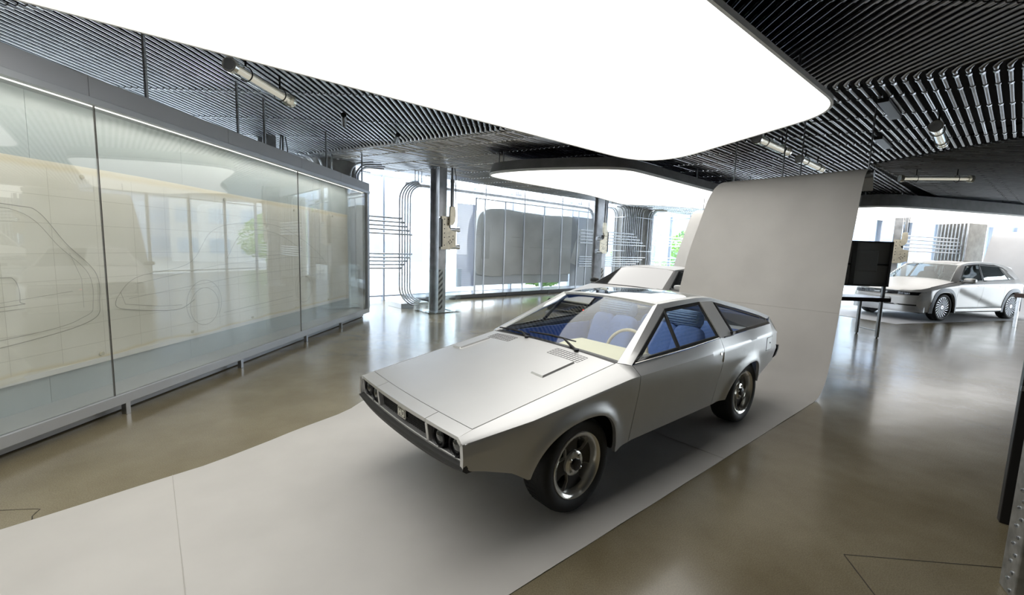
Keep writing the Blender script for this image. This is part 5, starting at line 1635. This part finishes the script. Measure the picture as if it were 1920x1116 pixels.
# nose: lamp band, bumper, skid
def nose3(u, z, fwd=0.0):
    return V(-.86 - fwd - .09 * (1 - u * u) + .26 * (max(0, abs(u) - .68) / .32) ** 2 + (.10 if z < .34 else 0) * (.34 - z), u * .85, z)
sheet('lamp_band', [[nose3(u, z_) for u in US] for z_ in (.655, .70, .745)], MT['roofglass'], hb, (-.02, 0, 0))
for sg in (1, -1):
    mb = MB()
    for q in range(2):
        for k in range(4):
            u0 = sg * (.50 + .15 * q + .032 * k)
            p_ = nose3(u0, .70, .004)
            mb.box((p_.x - .004, p_.y - .012, p_.z - .022), (p_.x + .004, p_.y + .012, p_.z + .022))
    obj('headlamp', mb, mat('lamp silver', (0.22, 0.23, 0.26), 0.2, 0.6), hb, smooth=0)
    mb = MB(); mb.box((.952 - .01, sg * .0 + min(sg * .02, sg * .16), .68), (.952, max(sg * .02, sg * .16), .725)); obj('lamp_insert', mb, MT['column'], hb, smooth=0)
sheet('front_bumper', [[nose3(u, z_, .02 if z_ < .65 else .005) for u in US] for z_ in (.66, .64, .58, .50, .42)], MT['paint2'], hb, (-.03, 0, 0))
sheet('bumper_slot', [[nose3(u, z_, .012) for u in US] for z_ in (.42, .40, .385)], MT['trim'], hb, (-.03, 0, 0))
sheet('skid_panel', [[nose3(u, z_, .03 + (.02 if z_ < .36 else 0)) for u in US] for z_ in (.385, .36, .30, .22)], mat('silver skid', (.5, .5, .51), .35, .6), hb, (-.03, 0, 0))
mb = MB(); mb.box((.985, -.26, .46), (.995, .26, .57)); obj('number_plate', mb, mat('blank white plate', (.75, .75, .73), .5), hb, smooth=0)
for sg in (1, -1):
    mb = MB(); mb.tube([V(-.95, sg * .35, .42), V(-.93, sg * .50, .35), V(-.86, sg * .68, .34)], .016, 6); obj('bumper_blade', mb, MT['paint2'], hb)
mb = MB(); mb.box((-3.6, -.80, .20), (.70, .80, .42)); mb.box((-3.55, -.55, .42), (.60, .55, .62)); obj('underbody', mb, MT['gap'], hb, smooth=0)
# greenhouse
R3 = [(1.00,.615,1.475),(1.3,.655,1.545),(1.8,.665,1.575),(2.4,.645,1.565),(2.95,.60,1.515),(3.30,.575,1.45)]
ry3, rz3 = tabf(R3, 1), tabf(R3, 2)
sheet('roof', [[V(x_, u * ry3(x_), rz3(x_) + .035 * (1 - u * u)) for u in US] for x_ in (1.00, 1.08, 1.3, 1.6, 1.9, 2.4, 2.95, 3.30)], MT['paint2'], hb)
sheet('roof_glass', [[V(x_, u * .82 * ry3(x_), rz3(x_) + .035 * (1 - .67 * u * u) + .004) for u in US] for x_ in (1.06, 1.3, 1.6, 1.9, 2.4, 2.9)], MT['roofglass'], hb, (0, 0, -.008))
def ws3(u, v):
    return V((.36 - .12 * (1 - u * u)) * (1 - v) + (1.00 - .06 * (1 - u * u)) * v - .03 * math.sin(PI * v) * 0, u * (.80 * (1 - v) + .600 * v), (1.005 + .035 * (1 - u * u)) * (1 - v) + (1.475 + .035 * (1 - u * u)) * v + .02 * math.sin(PI * v))
sheet('windscreen', [[ws3(u, v) for u in US] for v in [q / 8 for q in range(9)]], MT['carglass'], hb, (-.002, 0, -.004))
sheet('cowl', [[V(.42 - .2 * (1 - u * u) + .0, u * .83, 1.0 + .05 * (1 - abs(u) ** 3)), ws3(u, .02)] for u in US], MT['trim'], hb, (0, 0, -.01))
sheet('hatch', [[V(x_, u * y_, z_ + .02 * (1 - u * u)) for u in US] for x_, y_, z_ in ((3.30, .575, 1.45), (3.42, .60, 1.38), (3.60, .66, 1.22), (3.73, .70, 1.07), (3.76, .74, .95), (3.74, .78, .62), (3.68, .76, .42))], MT['paint2'], hb, (.02, 0, 0))
sheet('rear_spoiler', [[V(x_, u * y_, z_) for u in US] for x_, y_, z_ in ((3.22, .58, 1.475), (3.40, .58, 1.455), (3.52, .57, 1.42))], MT['paint2'], hb, (0, 0, -.03))
sheet('rear_glass', [[V(x_ + .008, u * y_ * .86, z_ + .02 * (1 - u * u) + .004) for u in US] for x_, y_, z_ in ((3.44, .60, 1.375), (3.60, .66, 1.225), (3.68, .68, 1.13))], MT['roofglass'], hb, (.01, 0, 0))
for sg in (1, -1):
    s = lambda x, y, z: V(x, sg * y, z)
    ks = [q / 10 for q in range(11)]
    rows = [[ws3(sg * 1.0, k) + Vector((0, 0, 0)), s(.50 + (1.02 - .50) * k, .855 + (.635 - .855) * k, 1.02 + (1.478 - 1.02) * k + .02 * math.sin(PI * k)), s(.60 + (1.16 - .60) * k, .872 + (.665 - .872) * k, 1.03 + (1.465 - 1.03) * k + .02 * math.sin(PI * k))] for k in ks]
    mb = MB(); mb.shell(rows, lambda i, j: (-.02, -sg * .02, 0)); obj('front_pillar', mb, MT['paint2'], hb, smooth=40)
    tp = [(1.02,.635,1.478),(1.3,.668,1.543),(1.8,.678,1.572),(2.4,.658,1.562),(2.95,.612,1.512),(3.30,.585,1.448)]
    lw = [(1.16,.665,1.463),(1.35,.690,1.495),(1.8,.700,1.520),(2.4,.685,1.505),(2.85,.660,1.440),(3.05,.70,1.33)]
    rows = [[s(*a_), s(*b_)] for a_, b_ in zip(tp, lw)]
    mb = MB(); mb.shell(rows, lambda i, j: (0, -sg * .03, 0)); obj('roof_rail', mb, MT['paint2'], hb, smooth=40)
    rows = [[s(2.87,.650,1.43), s(3.12,.60,1.49), s(3.32,.58,1.45)], [s(3.0,.72,1.28), s(3.25,.66,1.36), s(3.46,.61,1.36)], [s(3.12,.78,1.18), s(3.36,.72,1.25), s(3.60,.66,1.22)], [s(3.16,.822,1.115), s(3.45,.768,1.128), s(3.735,.70,1.065)]]
    mb = MB(); mb.shell(rows, lambda i, j: (0, -sg * .03, 0)); obj('rear_pillar', mb, MT['paint2'], hb, smooth=50)
    W1 = [s(.60,.873,1.035), s(1.17,.668,1.462), s(1.66,.697,1.512), s(1.60,.884,1.055)]
    fr_, I = quad_ring('window_frame', W1, .028, MT['trim'], dr[sg], sg)
    qpane('front_window', I, MT['darkglass'], dr[sg], sg)
    W2 = [s(1.62,.884,1.056), s(1.68,.697,1.513), s(2.62,.672,1.475), s(2.80,.858,1.098)]
    fr_, I = quad_ring('window_frame', W2, .030, MT['trim'], rd[sg], sg)
    qpane('rear_window', I, MT['darkglass'], rd[sg], sg)
    W3 = [s(2.82,.857,1.10), s(2.64,.672,1.472), s(2.86,.655,1.435), s(3.13,.82,1.12)]
    fr_, I = quad_ring('quarter_window_frame', W3, .030, MT['trim'], rq[sg], sg)
    qpane('quarter_window', I, MT['darkglass'], rq[sg], sg)
    mb = MB(); mb.grid(soft(V(.72, sg * 1.03, 1.075), (.075, .125, .065), .6, .6)); mir = obj('door_mirror', mb, MT['paint2'], hb, smooth=70)
    mb = MB(); mb.box((-.80, min(sg * .84, sg * 1.12), 1.005), (-.66, max(sg * .84, sg * 1.12), 1.03)); obj('mirror_base', mb, MT['trim'], mir, smooth=0, bevel=.01)
    for x_ in (1.38, 2.35):
        mb = MB(); mb.box((-x_ - .11, sg * sy3(x_, .93) - .006, .915), (-x_ + .11, sg * sy3(x_, .93) + .006, .935)); obj('door_handle', mb, MT['paint2'], (dr if x_ < 1.6 else rd)[sg], smooth=0, bevel=.004)
    mb = MB(); mb.tube([V(-.45 + .95 * q / 12, sg * (sy3(-.45 + .95 * q / 12, hz3(-.45 + .95 * q / 12)) + .002), hz3(-.45 + .95 * q / 12)) for q in range(13)], .006, 6); obj('hood_gap', mb, MT['gap'], hb)
for yc in (.40, -.40):
    st_ = cushion('front_seat', [soft(V(1.25, yc, .62), (.28, .24, .10), .4, .3), soft(V(1.58, yc, .95), (.09, .23, .32), .45, .4, 20, rx(R(-14)))], mat('light seat', (.45, .44, .42), .8), hb)
    mb = MB(); mb.grid(soft(V(1.68, yc, 1.32), (.05, .13, .09), .5, .5)); obj('headrest', mb, MT['cladding'], st_, smooth=70)
cushion('rear_seat', [soft(V(2.2, 0, .62), (.26, .62, .10), .4, .25), soft(V(2.55, 0, .95), (.09, .62, .32), .45, .3, 20, rx(R(-18)))], mat('light bench', (.42, .41, .40), .8), hb)
mb = MB(); mb.box((-.95, -.74, .72), (-.42, .74, .98)); obj('dashboard', mb, MT['cladding'], hb, smooth=0, bevel=.04)
mb = MB(); mb.tube([V(1.0 + .04 * math.sin(q * PI / 12), .40 + .18 * math.cos(q * PI / 12), 1.0 + .17 * math.sin(q * PI / 12)) for q in range(24)], .014, 8, closed=True); obj('steering_wheel', mb, MT['trim'], hb, smooth=80)
def turbine_wheel(pos, sg, parent, r=.36, rim=.265, n=20, twist=.35):
    base = Matrix.Translation(Vector(pos)) @ (Matrix.Rotation(-PI / 2, 4, 'X') if sg > 0 else Matrix.Rotation(PI / 2, 4, 'X'))
    mb = MB(); mb.lathe([(rim - .03, -.18), (rim - .02, -.03), (rim, 0), (rim + .006, -.002), (rim + .006, -.19)], base, 48, False)
    wheel = obj('wheel', mb, MT['steel'], parent, smooth=40)
    mb = MB(); mb.lathe([(rim + .004, -.004), (rim + .03, .012), (r - .035, .010), (r - .008, -.012), (r, -.04), (r, -.17), (r - .02, -.20), (rim + .004, -.19)], base, 48, False); obj('tyre', mb, MT['rubber'], wheel, smooth=40)
    mb = MB(); mb.lathe([(rim - .02, -.06), (.12, -.045), (.01, -.04)], base, 40, False); obj('rim_disc', mb, MT['brake'], wheel)
    mb = MB(); mb.lathe([(.06, -.02), (.055, -.008), (.02, -.004), (.018, -.006)], base, 32, False); obj('hub', mb, MT['steel'], wheel)
    for k in range(n):
        m2 = base @ Matrix.Rotation(2 * PI * k / n, 4, 'Z')
        ol = []
        for q in range(7):
            rr_ = .08 + (rim - .085) * q / 6; an = twist * q / 6; hw = (.006 + .009 * q / 6) / rr_ * .5
            ol.append((rr_, an, hw))
        P_ = [(a_ * math.cos(b_ - c_), a_ * math.sin(b_ - c_)) for a_, b_, c_ in ol] + [(a_ * math.cos(b_ + c_), a_ * math.sin(b_ + c_)) for a_, b_, c_ in reversed(ol)]
        mb = MB(); mb.prism(P_, -.03, -.010, m2); obj('spoke', mb, MT['steel'], wheel, smooth=30)
    return wheel
for xc in (0, 3.0):
    for sg in (1, -1):
        turbine_wheel(V(xc, sg * .905, .36), sg, hb)
        rows = []
        for q in range(13):
            an = PI * q / 12
            rows.append([V(xc - .44 * math.cos(an), sg * y_, .22 + .53 * math.sin(an)) for y_ in (.60, .90)])
        mb = MB(); mb.grid(rows); mb.add([r_[0] for r_ in rows], [tuple(range(13))]); obj('wheel_well', mb, MT['gap'], hb)
# its own paper sweep
backdrop('pale paper sweep under and behind the silver hatchback at far right', 0.45, 0, C3, 1.12, [(-5, -2.6), (-1.2, -1.6), (0.4, -1.12), (3.4, -1.12), (4.9, -1.2), (5.5, -1.1)], -2.55, [(a_ + 1.0, b_) for a_, b_ in PROF], False, mat('white seamless paper', srgb(212, 212, 215)[:3], 0.55, 0, 0.04, 2.2))

# ------------------------------------------------------------------ the second coupe, mostly hidden behind the first
C2O = CW(4.45, -2.46)
c2 = thing('angular_coupe', 'silver angular coupe with black glazing, half hidden behind the nearer coupe', 'car', C2O, TH)
T2 = [(-.88,.72,.70),(-.5,.76,.78),(.2,.78,.93),(.45,.80,.955),(1.6,.80,.98),(3.2,.78,1.0)]
Cc2 = [(-.88,.76,.66),(-.5,.86,.74),(.3,.90,.85),(1.6,.90,.88),(3.2,.90,.92)]
L2 = [(-.88,.78,.56),(-.5,.90,.60),(1.6,.91,.60),(3.2,.92,.62)]
S2 = [(-.88,.74,.26),(-.5,.88,.22),(1.6,.89,.22),(3.2,.86,.32)]
A2 = [(0, .40, .40, .2, .70, 2.3), (2.6, .40, .40, .2, .72, 2.3)]
f2, sy2 = flank(c2, 'front_fender', -.88, .545, T2, Cc2, L2, S2, A2, MT['paint2'], .03)
d2, _ = flank(c2, 'door', .55, 1.70, T2, Cc2, L2, S2, A2, MT['paint2'], .03)
q2, _ = flank(c2, 'rear_quarter', 1.705, 3.2, T2, Cc2, L2, S2, A2, MT['paint2'], .03)
sheet('hood', [[V(x_, u * tabf(T2, 1)(x_), tabf(T2, 2)(x_) + .02 * (1 - u * u)) for u in US] for x_ in (-.86, -.5, -.1, .2, .34)], MT['paint2'], c2)
sheet('nose_panel', [[V(x_, u * .74, z_) for u in US] for x_, z_ in ((-.86, .715), (-.90, .70), (-.92, .66), (-.92, .54), (-.88, .50))], MT['roofglass'], c2, (-.03, 0, 0))
for z_, w_ in ((.668, .72), (.545, .60)):
    mb = MB(); mb.box((.918, -w_, z_), (.927, w_, z_ + .010)); obj('nose_trim', mb, MT['chrome'], c2, smooth=0)
mb = MB(); mb.box((.88, -.62, .712), (.915, .62, .73)); obj('lamp_bar', mb, mat('ivory lamp bar', (.72, .71, .62), .4), c2, smooth=0, bevel=.004)
mb = MB(); mb.box((.92, .10, .60), (.926, .125, .615)); obj('marker_lamp', mb, emit('red marker', (1.0, .03, .02), 3.0), c2, smooth=0)
sheet('front_bumper', [[V(x_, u * .76, z_) for u in US] for x_, z_ in ((-.86, .50), (-.94, .47), (-.94, .30), (-.86, .22))], MT['paint2'], c2, (-.03, 0, 0))
mb = MB(); mb.box((-3.1, -.74, .2), (.80, .74, .5)); obj('underbody', mb, MT['gap'], c2, smooth=0)
def ws2(u, v):
    return V(.36 + (1.0 - .36) * v - .04 * (1 - u * u), u * (.74 + (.575 - .74) * v), .955 + (1.275 - .955) * v + .02 * (1 - u * u))
sheet('windscreen', [[ws2(u, v) for u in US] for v in [q / 8 for q in range(9)]], MT['mirrorglass'], c2, (-.002, 0, -.004))
rz2 = tabf([(1.0, 1.275), (1.5, 1.31), (1.9, 1.30), (3.2, 1.03)], 1); ry2 = tabf([(1.0, .585), (1.9, .60), (3.2, .70)], 1)
sheet('roof', [[V(x_, u * ry2(x_), rz2(x_) + .025 * (1 - u * u)) for u in US] for x_ in (.985, 1.05, 1.2, 1.5, 1.7, 1.9, 2.4, 2.8, 3.2)], MT['paint2'], c2)
sheet('tail_panel', [[V(x_, u * y_, z_) for u in US] for x_, y_, z_ in ((3.2, .70, 1.04), (3.32, .78, .98), (3.34, .84, .60), (3.25, .84, .34))], MT['paint2'], c2, (.03, 0, 0))
sheet('hood_gap', [[V(.33, u * .78, .945 + .02 * (1 - u * u)), ws2(u, .02)] for u in US], MT['trim'], c2, (0, 0, -.01))
for sg in (1, -1):
    s = lambda x, y, z: V(x, sg * y, z)
    ks = [q / 8 for q in range(9)]
    rows = [[ws2(sg, k), s(.42 + .62 * k, .785 - .195 * k, .955 + .325 * k), s(.50 + .62 * k, .80 - .195 * k, .957 + .30 * k)] for k in ks]
    mb = MB(); mb.shell(rows, lambda i, j: (-.02, -sg * .02, -.01)); obj('front_pillar', mb, MT['paint2'], c2, smooth=30)
    W_ = [s(.50, .80, .960), s(1.12, .607, 1.262), s(1.9, .61, 1.278), s(1.75, .80, .985)]
    fr_, I = quad_ring('window_frame', W_, .02, MT['trim'], d2[sg], sg)
    qpane('side_window', I, MT['roofglass'], d2[sg], sg)
    rows = [[s(1.04, .59, 1.28), s(1.12, .607, 1.262)], [s(1.5, .605, 1.31), s(1.5, .62, 1.28)], [s(1.9, .605, 1.30), s(1.9, .615, 1.275)]]
    mb = MB(); mb.shell(rows, lambda i, j: (0, -sg * .02, 0)); obj('roof_rail', mb, MT['paint2'], c2)
    rows = [[s(1.76, .80, .985), s(1.91, .612, 1.278)], [s(2.4, .79, .99), s(2.4, .645, 1.20)], [s(3.2, .78, 1.0), s(3.2, .71, 1.035)]]
    mb = MB(); mb.shell(rows, lambda i, j: (0, -sg * .03, 0)); obj('rear_pillar', mb, MT['paint2'], c2, smooth=40)
    mb = MB(); mb.grid(soft(V(.60, sg * .93, 1.0), (.05, .10, .045), .6, .6)); obj('door_mirror', mb, MT['trim'] if sg < 0 else MT['paint2'], c2, smooth=70)
for xc in (0, 2.6):
    for sg in (1, -1):
        turbine_wheel(V(xc, sg * .88, .335), sg, c2, .335, .245, 12, .1)
# ------------------------------------------------------------------ outside the windows
MT['ground'] = mat('pale paving', (0.42, 0.42, 0.42), 0.8, 0, 0.1, 0.5)
mb = MB(); mb.box((-90, -40, -1.2), (140, 140, -1.0)); struct(obj('ground_outside', mb, MT['ground'], smooth=0))
def facade(name, c, rot, w_, d_, h, floors, bays, col, label, win=(0.30, 0.38, 0.48)):
    th = thing('office_building', label, 'building', (c[0], c[1], -1.0), rot)
    wm = mat(name + ' wall', col, 0.8, 0, 0.05, 0.3)
    mb = MB(); mb.box((-w_/2, 0, 0), (w_/2, d_, h)); obj('wall', mb, wm, th, smooth=0)
    mb = MB(); mb.box((-w_/2 - .2, -.2, h), (w_/2 + .2, d_ + .2, h + .5)); obj('parapet', mb, wm, th, smooth=0)
    gm = mat(name + ' glazing', win, 0.15)
    for i in range(floors):
        for j in range(bays):
            bw = w_ / bays
            mb = MB(); mb.box((-w_/2 + bw * (j + .18), -.05, h * (i + .3) / floors), (-w_/2 + bw * (j + .82), .05, h * (i + .8) / floors)); f_ = obj('window', mb, gm, th, smooth=0)
    return th
facade('a', (-14, 38), R(20), 18, 10, 14, 4, 7, (0.62, 0.64, 0.68), 'pale office block outside, seen between the case and the striped column')
facade('b', (8, 44), R(-8), 20, 10, 11, 3, 6, (0.60, 0.60, 0.60), 'light grey low building outside, beyond the wrapped body display')
facade('c', (26, 46), R(-25), 18, 10, 16, 5, 6, (0.66, 0.68, 0.70), 'tall pale building outside, beyond the conduit-clad column', (0.36, 0.48, 0.62))
facade('d', (48, 44), R(-45), 24, 10, 13, 4, 8, (0.50, 0.56, 0.68), 'bluish glazed building outside, beyond the hatchback', (0.34, 0.45, 0.62))
MT['leaf'] = mat('fresh green leaves', srgb(104, 150, 52)[:3], 0.7, 0, 0.35, 3)
MT['bark'] = mat('bark', (0.10, 0.08, 0.06), 0.9)
def tree(c, h, r, label, seed):
    rnd = random.Random(seed)
    th = thing('tree', label, 'tree', (c[0], c[1], -1.0), 0, 'trees outside the windows')
    mb = MB(); mb.tube([(0, 0, 0), (.05, .02, h * .4), (0, .05, h * .8)], [.12, .09, .03], 8)
    for k in range(6):
        an = rnd.random() * 6.28; z_ = h * (.35 + .08 * k)
        mb.tube([(0, 0, z_), (r * .5 * math.cos(an), r * .5 * math.sin(an), z_ + h * .15)], [.04, .015], 6)
    obj('trunk', mb, MT['bark'], th, smooth=60)
    mb = MB()
    for k in range(1500):
        u = rnd.random(); an = rnd.random() * 6.2832
        zz = h * (.28 + .72 * u)
        rr_ = r * math.sin(PI * (.12 + .88 * u)) ** .7 * math.sqrt(rnd.random())
        p_ = Vector((rr_ * math.cos(an), rr_ * math.sin(an), zz))
        a_ = Vector((rnd.uniform(-1, 1), rnd.uniform(-1, 1), rnd.uniform(-.6, .6))).normalized() * rnd.uniform(.10, .20)
        b_ = a_.orthogonal().normalized() * .07
        mb.add([p_ - a_, p_ + b_, p_ + a_, p_ - b_], [(0, 1, 2, 3)])
    obj('foliage', mb, MT['leaf'], th, smooth=0, weld=False)
for i, (c, h, r, lb) in enumerate((((-9.0, 21), 3.4, 1.5, 'young green tree outside, behind the conduit bends'), ((-12.5, 24), 3.0, 1.4, 'small green tree outside, seen past the display case end'), ((7.5, 25), 4.6, 1.9, 'leafy tree outside, reflected in the display case glass'), ((11, 27), 4.2, 1.8, 'green tree outside, beyond the conduit-clad column'), ((1.5, 22.5), 2.6, 1.3, 'low bushy tree outside, behind the wrapped body display'), ((15, 31), 4.6, 2.0, 'green tree outside, hidden mostly by the paper sweeps'))):
    tree(c, h, r, lb, 11 + i)
